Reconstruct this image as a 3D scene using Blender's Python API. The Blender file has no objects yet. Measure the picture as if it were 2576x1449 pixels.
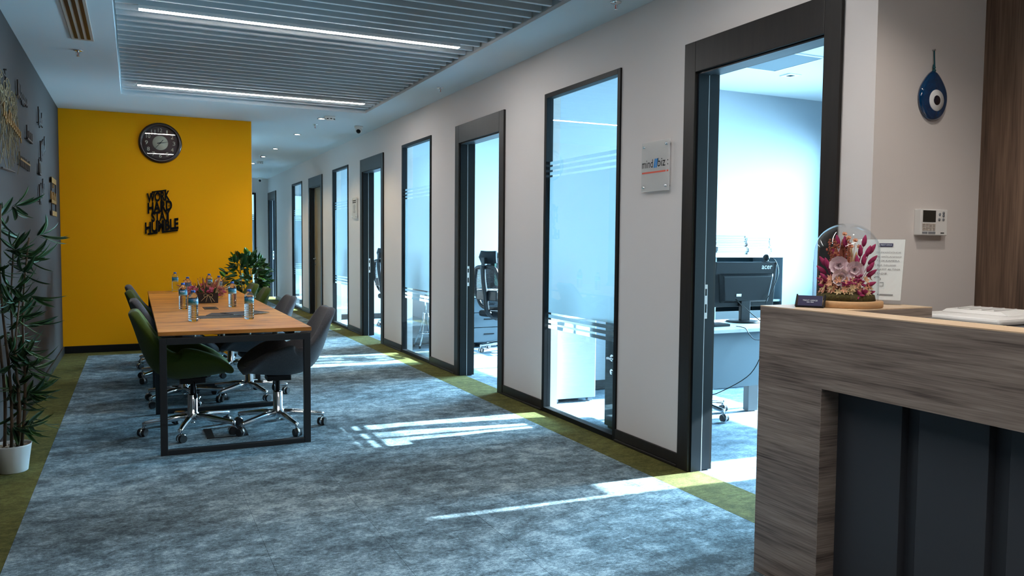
import bpy, bmesh, math, random
from mathutils import Vector, Matrix
PI = math.pi
SC = bpy.context.scene
COL = SC.collection
random.seed(7)

# ------------------------------------------------------------------ camera, world, sun, exposure
cam_d = bpy.data.cameras.new('camera'); cam_d.sensor_width = 36; cam_d.lens = 28.0
cam_d.clip_start = 0.05; cam_d.clip_end = 200
cam = bpy.data.objects.new('camera', cam_d); COL.objects.link(cam)
_y, _p, _r = math.radians(25.328), math.radians(3.196), math.radians(0.4987)
_f = Vector((math.sin(_y)*math.cos(_p), math.cos(_y)*math.cos(_p), -math.sin(_p)))
_rt = Vector((math.cos(_y), -math.sin(_y), 0)); _up = _rt.cross(_f)
_rt2 = math.cos(_r)*_rt + math.sin(_r)*_up; _up2 = -math.sin(_r)*_rt + math.cos(_r)*_up
_m = Matrix((( _rt2.x, _up2.x, -_f.x, 0), (_rt2.y, _up2.y, -_f.y, 0), (_rt2.z, _up2.z, -_f.z, 1.33), (0, 0, 0, 1)))
cam.matrix_world = _m
SC.camera = cam
SC.view_settings.view_transform = 'Standard'; SC.view_settings.look = 'None'
SC.view_settings.exposure = 0.2; SC.view_settings.gamma = 1.0; SC.view_settings.use_curve_mapping = False
SC.cycles.use_denoising = True
SC.cycles.max_bounces = 8; SC.cycles.diffuse_bounces = 4; SC.cycles.transparent_max_bounces = 12
SC.cycles.transmission_bounces = 8; SC.cycles.glossy_bounces = 4
SC.cycles.sample_clamp_indirect = 6.0; SC.cycles.caustics_reflective = False; SC.cycles.caustics_refractive = False

world = bpy.data.worlds.new('world'); SC.world = world; world.use_nodes = True
_bg = world.node_tree.nodes['Background']; _bg.inputs[0].default_value = (0.42, 0.76, 1.0, 1); _bg.inputs[1].default_value = 1.6

def light(name, kind, loc, energy, color, direction=(0, 0, -1), **kw):
    d = bpy.data.lights.new(name, kind); d.energy = energy; d.color = color
    for k, v in kw.items(): setattr(d, k, v)
    o = bpy.data.objects.new(name, d); COL.objects.link(o); o.location = loc
    o.rotation_euler = Vector(direction).to_track_quat('-Z', 'Y').to_euler()
    return o
SUN_T = 0.4527
light('sun', 'SUN', (12, 3, 6), 78.0, (0.80, 0.93, 1.0), (-1, 0.05, -SUN_T), angle=math.radians(0.5))
SKY = (0.44, 0.76, 1.0)
FX = 6.8                                    # inner face of the window wall of the offices
OFF = [(2.60, 6.22), (6.32, 9.92), (10.02, 13.64), (13.74, 17.36), (17.46, 20.0)]
for _i, (_a, _b) in enumerate(OFF):         # daylight in each office window
    light('window_daylight', 'AREA', (FX+0.32, (_a+_b)/2, 1.78), 1200 if _i < 4 else 850, SKY, (-1, 0, -0.28), spread=math.radians(92), shape='RECTANGLE', size=_b-_a-0.5, size_y=1.6)

# ------------------------------------------------------------------ helpers
def lin(r, g=None, b=None):
    if g is None: g = b = r
    f = lambda c: (c/255/12.92) if c/255 <= 0.04045 else ((c/255+0.055)/1.055)**2.4
    return (f(r), f(g), f(b), 1)

MATS = {}
def mat(name, col, rough=0.5, metal=0.0, spec=0.5, var=None, bump=None, emit=None, estr=0, trans=0, ior=1.45, sheen=0, coat=0):
    """var=(scale xyz, amount, second colour or None); bump=(scale, strength)"""
    m = bpy.data.materials.new(name); m.use_nodes = True; nt = m.node_tree; b = nt.nodes['Principled BSDF']
    b.inputs['Base Color'].default_value = col; b.inputs['Roughness'].default_value = rough; b.inputs['Metallic'].default_value = metal
    b.inputs['Specular IOR Level'].default_value = spec; b.inputs['IOR'].default_value = ior
    b.inputs['Transmission Weight'].default_value = trans; b.inputs['Sheen Weight'].default_value = sheen; b.inputs['Coat Weight'].default_value = coat
    if emit: b.inputs['Emission Color'].default_value = emit; b.inputs['Emission Strength'].default_value = estr
    if var or bump:
        geo = nt.nodes.new('ShaderNodeNewGeometry')
    if var:
        sc, col2, lo, hi = var
        mp = nt.nodes.new('ShaderNodeMapping'); mp.inputs['Scale'].default_value = sc; nt.links.new(geo.outputs['Position'], mp.inputs['Vector'])
        no = nt.nodes.new('ShaderNodeTexNoise'); no.inputs['Scale'].default_value = 1; no.inputs['Detail'].default_value = 6; no.inputs['Roughness'].default_value = 0.65
        nt.links.new(mp.outputs[0], no.inputs['Vector'])
        rp = nt.nodes.new('ShaderNodeValToRGB'); rp.color_ramp.elements[0].position = lo; rp.color_ramp.elements[1].position = hi
        rp.color_ramp.elements[0].color = col; rp.color_ramp.elements[1].color = col2
        nt.links.new(no.outputs['Fac'], rp.inputs[0]); nt.links.new(rp.outputs[0], b.inputs['Base Color'])
    if bump:
        bn = nt.nodes.new('ShaderNodeTexNoise'); bn.inputs['Scale'].default_value = bump[0]; bn.inputs['Detail'].default_value = 3
        nt.links.new(geo.outputs['Position'], bn.inputs['Vector'])
        bp = nt.nodes.new('ShaderNodeBump'); bp.inputs['Strength'].default_value = bump[1]; bp.inputs['Distance'].default_value = 0.004
        nt.links.new(bn.outputs['Fac'], bp.inputs['Height']); nt.links.new(bp.outputs[0], b.inputs['Normal'])
    MATS[name] = m; return m

def wood(name, c1, c2, c3, axis, freq=9.0, along=0.35, rough=0.45, fine=60.0):
    """long-grained wood: bands stretched along `axis`"""
    m = bpy.data.materials.new(name); m.use_nodes = True; nt = m.node_tree; b = nt.nodes['Principled BSDF']
    geo = nt.nodes.new('ShaderNodeNewGeometry')
    def noise(s_across, s_along, det):
        mp = nt.nodes.new('ShaderNodeMapping'); sc = [s_across]*3; sc['xyz'.index(axis)] = s_along
        mp.inputs['Scale'].default_value = sc; nt.links.new(geo.outputs['Position'], mp.inputs['Vector'])
        n = nt.nodes.new('ShaderNodeTexNoise'); n.inputs['Scale'].default_value = 1; n.inputs['Detail'].default_value = det; n.inputs['Distortion'].default_value = 0.35
        nt.links.new(mp.outputs[0], n.inputs['Vector']); return n
    n1 = noise(freq, along*freq*0.16, 3); n2 = noise(fine, fine*0.03, 3)
    mx = nt.nodes.new('ShaderNodeMath'); mx.operation = 'MULTIPLY_ADD'; nt.links.new(n2.outputs['Fac'], mx.inputs[0]); mx.inputs[1].default_value = 0.8
    nt.links.new(n1.outputs['Fac'], mx.inputs[2]); sc_ = nt.nodes.new('ShaderNodeMath'); sc_.operation = 'MULTIPLY'; sc_.inputs[1].default_value = 1/1.8; nt.links.new(mx.outputs[0], sc_.inputs[0])
    rp = nt.nodes.new('ShaderNodeValToRGB'); e = rp.color_ramp.elements; e[0].position = 0.33; e[0].color = c1; e[1].position = 0.64; e[1].color = c3
    q = e.new(0.47); q.color = c2
    nt.links.new(sc_.outputs[0], rp.inputs[0]); nt.links.new(rp.outputs[0], b.inputs['Base Color']); b.inputs['Roughness'].default_value = rough
    MATS[name] = m; return m

def clear(name, tint=(1, 1, 1, 1), ior=1.45, gl=1.0, base=0.0):
    """thin clear sheet: lets light straight through, mirrors by Fresnel"""
    m = bpy.data.materials.new(name); m.use_nodes = True; nt = m.node_tree; nt.nodes.remove(nt.nodes['Principled BSDF'])
    out = nt.nodes['Material Output']; tr = nt.nodes.new('ShaderNodeBsdfTransparent'); tr.inputs[0].default_value = tint
    go = nt.nodes.new('ShaderNodeBsdfGlossy'); go.inputs['Roughness'].default_value = 0.0; go.inputs[0].default_value = (gl, gl, gl, 1)
    lw = nt.nodes.new('ShaderNodeLayerWeight'); pw = nt.nodes.new('ShaderNodeMath'); pw.operation = 'POWER'; pw.inputs[1].default_value = 5; nt.links.new(lw.outputs['Facing'], pw.inputs[0])
    f0 = ((ior-1)/(ior+1))**2; fr = nt.nodes.new('ShaderNodeMath'); fr.operation = 'MULTIPLY_ADD'; fr.inputs[1].default_value = 1-f0; fr.inputs[2].default_value = f0; nt.links.new(pw.outputs[0], fr.inputs[0])
    mx = nt.nodes.new('ShaderNodeMixShader'); nt.links.new(fr.outputs[0], mx.inputs[0]); nt.links.new(tr.outputs[0], mx.inputs[1]); nt.links.new(go.outputs[0], mx.inputs[2])
    nt.links.new(mx.outputs[0], out.inputs[0]); MATS[name] = m; return m

def frosted(name, col, tcol, see=0.06, tr_w=0.75):
    m = bpy.data.materials.new(name); m.use_nodes = True; nt = m.node_tree; nt.nodes.remove(nt.nodes['Principled BSDF'])
    out = nt.nodes['Material Output']
    df = nt.nodes.new('ShaderNodeBsdfDiffuse'); df.inputs[0].default_value = col
    tl = nt.nodes.new('ShaderNodeBsdfTranslucent'); tl.inputs[0].default_value = tcol
    tp = nt.nodes.new('ShaderNodeBsdfTransparent')
    m1 = nt.nodes.new('ShaderNodeMixShader'); m1.inputs[0].default_value = tr_w; nt.links.new(df.outputs[0], m1.inputs[1]); nt.links.new(tl.outputs[0], m1.inputs[2])
    m2 = nt.nodes.new('ShaderNodeMixShader'); m2.inputs[0].default_value = see; nt.links.new(m1.outputs[0], m2.inputs[1]); nt.links.new(tp.outputs[0], m2.inputs[2])
    nt.links.new(m2.outputs[0], out.inputs[0]); MATS[name] = m; return m

class B:
    """collects shapes and links them as ONE mesh object"""
    def __init__(s): s.bm = bmesh.new(); s.M = Matrix.Identity(4)
    def _v(s, co): return s.bm.verts.new(s.M @ Vector(co))
    def box(s, x0, x1, y0, y1, z0, z1):
        v = [s._v(c) for c in ((x0, y0, z0), (x1, y0, z0), (x1, y1, z0), (x0, y1, z0), (x0, y0, z1), (x1, y0, z1), (x1, y1, z1), (x0, y1, z1))]
        for f in ((0, 3, 2, 1), (4, 5, 6, 7), (0, 1, 5, 4), (1, 2, 6, 5), (2, 3, 7, 6), (3, 0, 4, 7)): s.bm.faces.new([v[i] for i in f])
        return s
    def hexa(s, pts):
        v = [s._v(c) for c in pts]
        for f in ((0, 3, 2, 1), (4, 5, 6, 7), (0, 1, 5, 4), (1, 2, 6, 5), (2, 3, 7, 6), (3, 0, 4, 7)): s.bm.faces.new([v[i] for i in f])
        return s
    def tube(s, pts, rad, n=8, cap=True):
        pts = [Vector(p) for p in pts]; rs = rad if isinstance(rad, (list, tuple)) else [rad]*len(pts)
        rings = []; up = None
        for i, p in enumerate(pts):
            t = (pts[min(i+1, len(pts)-1)] - pts[max(i-1, 0)]).normalized()
            if up is None:
                up = Vector((0, 0, 1)) if abs(t.z) < 0.9 else Vector((1, 0, 0))
            a = t.cross(up).normalized(); bb = a.cross(t).normalized(); up = bb
            rings.append([s._v(p + rs[i]*(math.cos(2*PI*k/n)*a + math.sin(2*PI*k/n)*bb)) for k in range(n)])
        for r0, r1 in zip(rings, rings[1:]):
            for k in range(n): s.bm.faces.new((r0[k], r0[(k+1) % n], r1[(k+1) % n], r1[k]))
        if cap:
            s.bm.faces.new(list(reversed(rings[0]))); s.bm.faces.new(rings[-1])
        return s
    def lathe(s, prof, n=24, c=(0, 0, 0), a0=0, a1=2*PI):
        full = abs(a1-a0-2*PI) < 1e-6; k = n if full else n+1
        rings = []
        for r, z in prof:
            if r < 1e-5: rings.append([s._v((c[0], c[1], c[2]+z))])
            else: rings.append([s._v((c[0]+r*math.cos(a0+(a1-a0)*i/n), c[1]+r*math.sin(a0+(a1-a0)*i/n), c[2]+z)) for i in range(k)])
        for r0, r1 in zip(rings, rings[1:]):
            for i in range(n):
                j = (i+1) % k
                q = [r0[i % len(r0)], r0[j % len(r0)], r1[j % len(r1)], r1[i % len(r1)]]
                q = list(dict.fromkeys(q))
                if len(q) > 2: s.bm.faces.new(q)
        return s
    def prism(s, poly, z0, z1):
        a = [s._v((x, y, z0)) for x, y in poly]; b = [s._v((x, y, z1)) for x, y in poly]; n = len(poly)
        s.bm.faces.new(list(reversed(a))); s.bm.faces.new(b)
        for i in range(n): s.bm.faces.new((a[i], a[(i+1) % n], b[(i+1) % n], b[i]))
        return s
    def sphere(s, c, r, seg=12, rng=8, sc=(1, 1, 1)):
        prof = [(math.sin(PI*i/rng)*r, -math.cos(PI*i/rng)*r) for i in range(rng+1)]
        M0 = s.M; s.M = M0 @ Matrix.Translation(c) @ Matrix.Diagonal((*sc, 1)); s.lathe(prof, seg); s.M = M0; return s
    def mesh(s, name, smooth=False):
        bmesh.ops.recalc_face_normals(s.bm, faces=s.bm.faces[:])
        me = bpy.data.meshes.new(name); s.bm.to_mesh(me); s.bm.free()
        if smooth:
            for p in me.polygons: p.use_smooth = True
        return me
    def obj(s, name, m, parent=None, smooth=False, bevel=0.0):
        return link(name, s.mesh(name, smooth), m, parent, bevel, smooth)

def link(name, me, m=None, parent=None, bevel=0.0, smooth=False):
    o = bpy.data.objects.new(name, me); COL.objects.link(o)
    if m is not None and len(me.materials) == 0: me.materials.append(MATS[m] if isinstance(m, str) else m)
    if parent is not None:
        o.parent = parent
    if bevel:
        md = o.modifiers.new('bevel', 'BEVEL'); md.width = bevel; md.segments = 2; md.limit_method = 'ANGLE'; md.angle_limit = math.radians(40)
    elif smooth == 'angle':
        pass
    return o

def tag(o, label, cat, group=None):
    o['label'] = label; o['category'] = cat
    if group: o['group'] = group
    return o
def thing(name, label, cat, loc=(0, 0, 0), rz=0, group=None):
    o = bpy.data.objects.new(name, None); COL.objects.link(o); o.empty_display_size = 0.05
    o.location = loc; o.rotation_euler = (0, 0, rz); return tag(o, label, cat, group)
def struct(o): o['kind'] = 'structure'; return o
def sroot(name, loc=(0, 0, 0)):
    o = bpy.data.objects.new(name, None); COL.objects.link(o); o.location = loc; return struct(o)
def dup(o, parent=None, loc=None, rot=None):
    c = o.copy(); COL.objects.link(c); c.parent = parent
    if loc is not None: c.location = loc
    if rot is not None: c.rotation_euler = rot
    return c

def textmesh(s, size=1.0, extrude=0.0, fit=None, height=None, offset=0.0, center=True, shear=0.0):
    cu = bpy.data.curves.new('t', 'FONT'); cu.body = s; cu.size = size; cu.extrude = extrude; cu.offset = offset; cu.resolution_u = 3
    o = bpy.data.objects.new('t', cu); COL.objects.link(o)
    dg = bpy.context.evaluated_depsgraph_get(); me = bpy.data.meshes.new_from_object(o.evaluated_get(dg))
    bpy.data.objects.remove(o); bpy.data.curves.remove(cu)
    xs = [v.co.x for v in me.vertices]; ys = [v.co.y for v in me.vertices]
    w, h = max(xs)-min(xs), max(ys)-min(ys); cx, cy = (max(xs)+min(xs))/2, (max(ys)+min(ys))/2
    sx = fit/w if fit else 1; sy = height/h if height else sx
    for v in me.vertices:
        x = (v.co.x-cx)*sx if center else (v.co.x-min(xs))*sx
        y = (v.co.y-cy)*sy if center else (v.co.y-min(ys))*sy
        v.co.x, v.co.y = x, y + x*shear
    return me
def basis(X, Y, loc):
    X = Vector(X).normalized(); Y = Vector(Y).normalized(); Z = X.cross(Y)
    return Matrix(((X.x, Y.x, Z.x, loc[0]), (X.y, Y.y, Z.y, loc[1]), (X.z, Y.z, Z.z, loc[2]), (0, 0, 0, 1)))
def lettering(s, M, m, parent, name='lettering', **kw):
    me = textmesh(s, **kw); me.transform(M); return link(name, me, m, parent)

# ------------------------------------------------------------------ materials
mat('wall_grey', lin(216, 210, 207), 0.85, bump=(60, 0.05), spec=0.2)
mat('wall_left', lin(54, 50, 49), 0.8, bump=(60, 0.05), spec=0.2)
mat('yellow', lin(236, 162, 0), 0.75, bump=(70, 0.05), spec=0.2)
mat('ceiling', lin(212, 220, 224), 0.9, spec=0.1)
mat('recess', lin(120, 126, 130), 0.8)
mat('slat', lin(205, 210, 213), 0.55)
mat('black', lin(13, 13, 15), 0.5, spec=0.25)
mat('casing', lin(30, 27, 26), 0.45, spec=0.35, var=((30, 30, 3), lin(38, 34, 32), 0.35, 0.65))
mat('jamb', lin(18, 24, 30), 0.4, spec=0.4)
mat('gasket', lin(205, 210, 212), 0.5)
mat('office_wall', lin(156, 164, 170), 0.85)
mat('chrome', (0.82, 0.83, 0.85, 1), 0.12, 1.0)
mat('steel', (0.62, 0.63, 0.65, 1), 0.3, 1.0)
mat('plastic_black', lin(10, 10, 12), 0.4, spec=0.3)
mat('rubber', lin(24, 24, 26), 0.6)
mat('white', lin(228, 228, 226), 0.5)
mat('white_gloss', lin(168, 174, 176), 0.25)
mat('grey_plastic', lin(128, 132, 138), 0.4)
mat('table_frame', lin(30, 32, 35), 0.45)
mat('fabric_green', lin(50, 60, 16), 0.9, sheen=0.15, spec=0.1, var=((240, 240, 240), lin(70, 82, 26), 0.3, 0.7), bump=(500, 0.35))
mat('fabric_grey', lin(60, 59, 62), 0.92, sheen=0.15, spec=0.1, var=((260, 260, 260), lin(92, 91, 95), 0.3, 0.7), bump=(500, 0.4))
mat('mesh_dark', lin(10, 14, 18), 0.75, spec=0.2)
mat('paper', lin(236, 236, 234), 0.7)
mat('gold', lin(112, 76, 16), 0.6, 0.0)
mat('word_dark', lin(34, 26, 22), 0.6)
mat('rope', lin(112, 96, 70), 0.9)
mat('cream', lin(226, 216, 190), 0.6)
mat('led', (1, 1, 1, 1), 0.5, emit=(1.0, 0.97, 0.94, 1), estr=88)
mat('downlight', (1, 1, 1, 1), 0.5, emit=(1.0, 0.93, 0.82, 1), estr=30)
mat('leaf_dark', lin(22, 52, 26), 0.4, var=((14, 14, 14), lin(46, 92, 44), 0.35, 0.7))
mat('leaf_lime', lin(96, 150, 52), 0.45)
mat('leaf_bamboo', lin(30, 62, 40), 0.45, var=((9, 9, 9), lin(66, 104, 52), 0.4, 0.72))
mat('bark', lin(86, 68, 50), 0.8, bump=(120, 0.4))
mat('soil', lin(38, 30, 24), 0.95, bump=(90, 0.6))
mat('pebble', lin(206, 190, 172), 0.7)
mat('pot_white', lin(222, 224, 224), 0.4)
mat('moss', lin(58, 44, 24), 0.95, var=((90, 90, 90), lin(88, 80, 34), 0.3, 0.7), bump=(150, 0.8))
mat('magenta', lin(142, 26, 74), 0.8, var=((60, 60, 60), lin(176, 52, 104), 0.3, 0.7))
mat('rose', lin(255, 232, 236), 0.6)
mat('peach', lin(224, 160, 126), 0.8)
mat('rust', lin(160, 88, 66), 0.85)
mat('straw', lin(206, 176, 130), 0.85)
mat('pink', lin(178, 66, 88), 0.7)
mat('planter', lin(36, 22, 16), 0.7, bump=(60, 0.4))
mat('cap_blue', lin(36, 96, 196), 0.4)
mat('label_white', lin(226, 238, 244), 0.5)
mat('print_black', lin(16, 16, 18), 0.8, spec=0.1)
mat('print_blue', lin(0, 128, 204), 0.6)
mat('print_red', lin(222, 96, 76), 0.6)
mat('print_grey', lin(118, 118, 120), 0.6)
mat('navy', lin(44, 44, 78), 0.5)
mat('clock_rim', lin(40, 22, 18), 0.3, coat=0.4)
mat('clock_face', lin(92, 58, 50), 0.6)
mat('eye_blue', lin(0, 58, 104), 0.06, coat=1.0, var=((40, 40, 40), lin(0, 40, 80), 0.35, 0.7))
mat('eye_white', lin(236, 238, 240), 0.1, coat=1.0)
mat('eye_dark', lin(16, 14, 34), 0.1, coat=1.0)
mat('string_teal', lin(20, 78, 88), 0.8)
mat('desk_top', lin(176, 182, 184), 0.45)
mat('desk_panel', lin(98, 112, 120), 0.55)
mat('desk_leg', lin(74, 80, 84), 0.45)
mat('cabinet_dark', lin(24, 46, 54), 0.5)
mat('drawer', lin(72, 84, 92), 0.55)
mat('rec_grey', lin(62, 64, 70), 0.5)
mat('magazine', lin(36, 34, 38), 0.55, spec=0.25)
mat('screen', lin(46, 46, 42), 0.2)
mat('beige_disc', lin(206, 166, 120), 0.55, var=((8, 60, 60), lin(190, 148, 104), 0.3, 0.7))
mat('vent_cream', lin(176, 166, 156), 0.5)
mat('aqua_tank', lin(120, 160, 150), 0.2)
wood('table_wood', lin(116, 64, 14), lin(178, 110, 36), lin(204, 136, 56), 'x', 7.0, 4.0, 0.45, 26)
wood('rec_wood', lin(70, 58, 52), lin(124, 110, 101), lin(158, 143, 132), 'y', 24.0, 0.4, 0.5, 200)
wood('rec_wood_across', lin(70, 58, 52), lin(124, 110, 101), lin(158, 143, 132), 'x', 24.0, 0.4, 0.5, 200)
wood('rec_top', lin(196, 168, 136), lin(214, 186, 154), lin(222, 198, 168), 'y', 12.0, 0.5, 0.4, 90)
wood('panel_wood', lin(66, 50, 40), lin(98, 77, 62), lin(124, 100, 82), 'z', 16.0, 0.5, 0.5, 130)
wood('door_wood', lin(96, 80, 52), lin(124, 104, 70), lin(140, 120, 84), 'z', 12.0, 0.5, 0.5, 90)
clear('glass', (0.93, 0.97, 0.98, 1), 1.5)
clear('glass_dome', (0.96, 0.98, 0.99, 1), 1.5)
clear('acrylic', (0.97, 0.98, 0.98, 1), 1.35)
frosted('frost', (0.60, 0.66, 0.68, 1), (0.46, 0.53, 0.55, 1), 0.06, 0.70)
frosted('frost_acrylic', (0.84, 0.84, 0.82, 1), (0.9, 0.9, 0.9, 1), 0.35, 0.5)
frosted('blind', (0.62, 0.66, 0.68, 1), (0.20, 0.30, 0.36, 1), 0.0, 0.6)
m = mat('pet', (0.93, 0.97, 1.0, 1), 0.03, trans=1.0, ior=1.32)

def label_material():
    m = bpy.data.materials.new('bottle_label'); m.use_nodes = True; nt = m.node_tree; b = nt.nodes['Principled BSDF']
    tc = nt.nodes.new('ShaderNodeTexCoord'); sp = nt.nodes.new('ShaderNodeSeparateXYZ'); nt.links.new(tc.outputs['Object'], sp.inputs[0])
    no = nt.nodes.new('ShaderNodeTexNoise'); no.inputs['Scale'].default_value = 45; nt.links.new(tc.outputs['Object'], no.inputs['Vector'])
    ad = nt.nodes.new('ShaderNodeMath'); ad.operation = 'MULTIPLY_ADD'; nt.links.new(no.outputs['Fac'], ad.inputs[0]); ad.inputs[1].default_value = 0.022; nt.links.new(sp.outputs['Z'], ad.inputs[2])
    mr = nt.nodes.new('ShaderNodeMapRange'); mr.inputs['From Min'].default_value = 0.118; mr.inputs['From Max'].default_value = 0.170; nt.links.new(ad.outputs[0], mr.inputs['Value'])
    rp = nt.nodes.new('ShaderNodeValToRGB'); e = rp.color_ramp.elements; e[0].position = 0.05; e[0].color = lin(214, 232, 240); e[1].position = 1.0; e[1].color = lin(24, 76, 120)
    q = e.new(0.3); q.color = lin(150, 200, 215); q = e.new(0.5); q.color = lin(24, 126, 150)
    nt.links.new(mr.outputs[0], rp.inputs[0]); nt.links.new(rp.outputs[0], b.inputs['Base Color']); b.inputs['Roughness'].default_value = 0.4
    MATS['bottle_label'] = m
label_material()

def carpet(name, dark, mid, light_, big=2.2, stretch=(0.75, 1.0)):
    m = bpy.data.materials.new(name); m.use_nodes = True; nt = m.node_tree; b = nt.nodes['Principled BSDF']; b.inputs['Roughness'].default_value = 0.95; b.inputs['Specular IOR Level'].default_value = 0.1
    geo = nt.nodes.new('ShaderNodeNewGeometry')
    def noise(sc, det, ro, dist=0):
        mp = nt.nodes.new('ShaderNodeMapping'); mp.inputs['Scale'].default_value = sc; nt.links.new(geo.outputs['Position'], mp.inputs['Vector'])
        n = nt.nodes.new('ShaderNodeTexNoise'); n.inputs['Scale'].default_value = 1; n.inputs['Detail'].default_value = det; n.inputs['Roughness'].default_value = ro; n.inputs['Distortion'].default_value = dist
        nt.links.new(mp.outputs[0], n.inputs['Vector']); return n
    n1 = noise((big*stretch[0], big*stretch[1], 1), 10, 0.78, 0.2)
    n2 = noise((300, 300, 1), 2, 0.5)
    n3 = noise((1.1, 1.4, 1), 2, 0.5)
    a1 = nt.nodes.new('ShaderNodeMath'); a1.operation = 'MULTIPLY_ADD'; nt.links.new(n2.outputs['Fac'], a1.inputs[0]); a1.inputs[1].default_value = 0.30; nt.links.new(n1.outputs['Fac'], a1.inputs[2])
    a2 = nt.nodes.new('ShaderNodeMath'); a2.operation = 'MULTIPLY_ADD'; nt.links.new(n3.outputs['Fac'], a2.inputs[0]); a2.inputs[1].default_value = 0.35; nt.links.new(a1.outputs[0], a2.inputs[2])
    n4 = noise((75*stretch[0], 75*stretch[1], 1), 4, 0.7)
    a3 = nt.nodes.new('ShaderNodeMath'); a3.operation = 'MULTIPLY_ADD'; nt.links.new(n4.outputs['Fac'], a3.inputs[0]); a3.inputs[1].default_value = 0.5; nt.links.new(a2.outputs[0], a3.inputs[2])
    dv = nt.nodes.new('ShaderNodeMath'); dv.operation = 'MULTIPLY'; dv.inputs[1].default_value = 1/2.15; nt.links.new(a3.outputs[0], dv.inputs[0])
    rp = nt.nodes.new('ShaderNodeValToRGB'); e = rp.color_ramp.elements; e[0].position = 0.43; e[0].color = dark; e[1].position = 0.58; e[1].color = light_
    q = e.new(0.505); q.color = mid
    nt.links.new(dv.outputs[0], rp.inputs[0])
    # each tile is dyed a touch differently
    oi = nt.nodes.new('ShaderNodeObjectInfo'); mr = nt.nodes.new('ShaderNodeMapRange'); mr.inputs['To Min'].default_value = 0.92; mr.inputs['To Max'].default_value = 1.06; nt.links.new(oi.outputs['Random'], mr.inputs['Value'])
    hs = nt.nodes.new('ShaderNodeHueSaturation'); nt.links.new(mr.outputs[0], hs.inputs['Value']); nt.links.new(rp.outputs[0], hs.inputs['Color']); nt.links.new(hs.outputs[0], b.inputs['Base Color'])
    bp = nt.nodes.new('ShaderNodeBump'); bp.inputs['Strength'].default_value = 0.6; bp.inputs['Distance'].default_value = 0.004; nt.links.new(n2.outputs['Fac'], bp.inputs['Height']); nt.links.new(bp.outputs[0], b.inputs['Normal'])
    MATS[name] = m
carpet('carpet_grey', lin(64, 74, 79), lin(104, 121, 129), lin(160, 177, 184), 9.0)
carpet('carpet_olive', lin(70, 68, 36), lin(88, 86, 46), lin(110, 108, 62), 14)
carpet('carpet_office', lin(76, 90, 100), lin(104, 120, 132), lin(136, 152, 164), 9)

# ------------------------------------------------------------------ the setting
R, L, H, YW, YWX = 2.925, -0.776, 2.838, 10.584, 1.353
WT = 0.13                                   # corridor wall thickness
XF = FX+0.2
fl = struct(B().box(L-0.15, XF, -3.1, 20.2, -0.12, -0.006).obj('floor', 'carpet_office'))
tile_me = B().box(0, 0.4985, 0, 0.4985, -0.006, 0).mesh('carpet_tile')
tile_me.materials.append(MATS['carpet_grey'])
def tile(x0, x1, y0, y1, m):
    if abs(x1-x0-0.5) < 1e-3 and abs(y1-y0-0.5) < 1e-3 and m == 'carpet_grey':
        o = link('carpet_tile', tile_me, None, fl); o.location = (x0, y0, 0)
    else:
        o = B().box(x0, x1-0.0015, y0, y1-0.0015, -0.006, 0).obj('carpet_tile', m, fl)
GX0, GX1 = -0.505, 2.668
def grid(x0, x1, y0, y1, m, sx=0.5, sy=0.5):
    y = y0
    while y < y1-0.02:
        ye = min(y+sy, y1); x = x0
        while x < x1-0.02:
            xe = min(x+sx, x1); tile(x, xe, y, ye, m); x = xe
        y = ye
grid(GX0, GX1, 0.8, 10.3, 'carpet_grey')
grid(YWX+0.27, GX1, 10.3, 20.0, 'carpet_grey')
grid(L, GX0, 0.8, 10.3, 'carpet_olive', 0.3)
grid(GX1, 2.985, 2.3, 20.0, 'carpet_olive', 0.4)
grid(L, YWX+0.27, 10.3, YW, 'carpet_olive')
grid(YWX, YWX+0.27, YW, 20.0, 'carpet_olive', 0.3)

ce = B()                                    # ceiling with the slatted recess cut out
CX0, CX1, CY0, CY1 = -0.105, 2.468, 0.25, 9.28
ce.box(L-0.15, CX0, -3.1, 20.2, H, H+0.3).box(CX1, XF, -3.1, 20.2, H, H+0.3).box(CX0, CX1, -3.1, CY0, H, H+0.3).box(CX0, CX1, CY1, 20.2, H, H+0.3)
ce = struct(ce.obj('ceiling', 'ceiling'))
B().box(CX0, CX1, CY0, CY1, H+0.26, H+0.3).obj('recess_top', 'recess', ce)
SLP = 0.149
slat_me = B().box(CX0+0.012, CX1-0.012, -0.014, 0.014, 0, 0.11).mesh('slat'); slat_me.materials.append(MATS['slat'])
_k = -38
while True:
    y = 5.974+SLP*_k; _k += 1
    if y < CY0+0.03: continue
    if y > CY1-0.03: break
    o = link('slat', slat_me, None, ce, 0.002); o.location = (0, y, H+0.024)

wl = struct(B().box(L-0.15, L, -3.1, 20.2, 0, H).obj('wall_left', 'wall_left'))
wy = struct(B().box(L, YWX-0.004, YW, YW+0.12, 0, H).obj('wall_far', 'yellow'))
wc = struct(B().box(YWX-0.12, YWX, YW+0.001, 20.0, 0, H).obj('wall_corridor_left', 'wall_grey'))
struct(B().box(L, XF, -3.2, -3.1, 0, H).obj('wall_behind', 'wall_grey'))
DOORS = [(2.68, 3.82), (6.335, 7.50), (10.07, 11.225), (13.80, 14.965), (18.75, 19.93)]   # outer casing edges
WINS = [(4.51, 5.59), (8.246, 9.291), (11.972, 13.018), (15.656, 16.722)]
CW = 0.10; DZ = 2.315; DT = 2.49; WZ = 2.495
wr = B(); cur = 2.6
for a, b, kind in sorted([(a+CW-0.02, b-CW+0.02, 'd') for a, b in DOORS]+[(a, b, 'w') for a, b in WINS]):
    wr.box(R, R+WT, cur, a, 0, H); wr.box(R, R+WT, a, b, DZ+0.02 if kind == 'd' else WZ, H); cur = b
wr.box(R, R+WT, cur, 20.0, 0, H)
struct(wr.obj('wall_right', 'wall_grey'))
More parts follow.
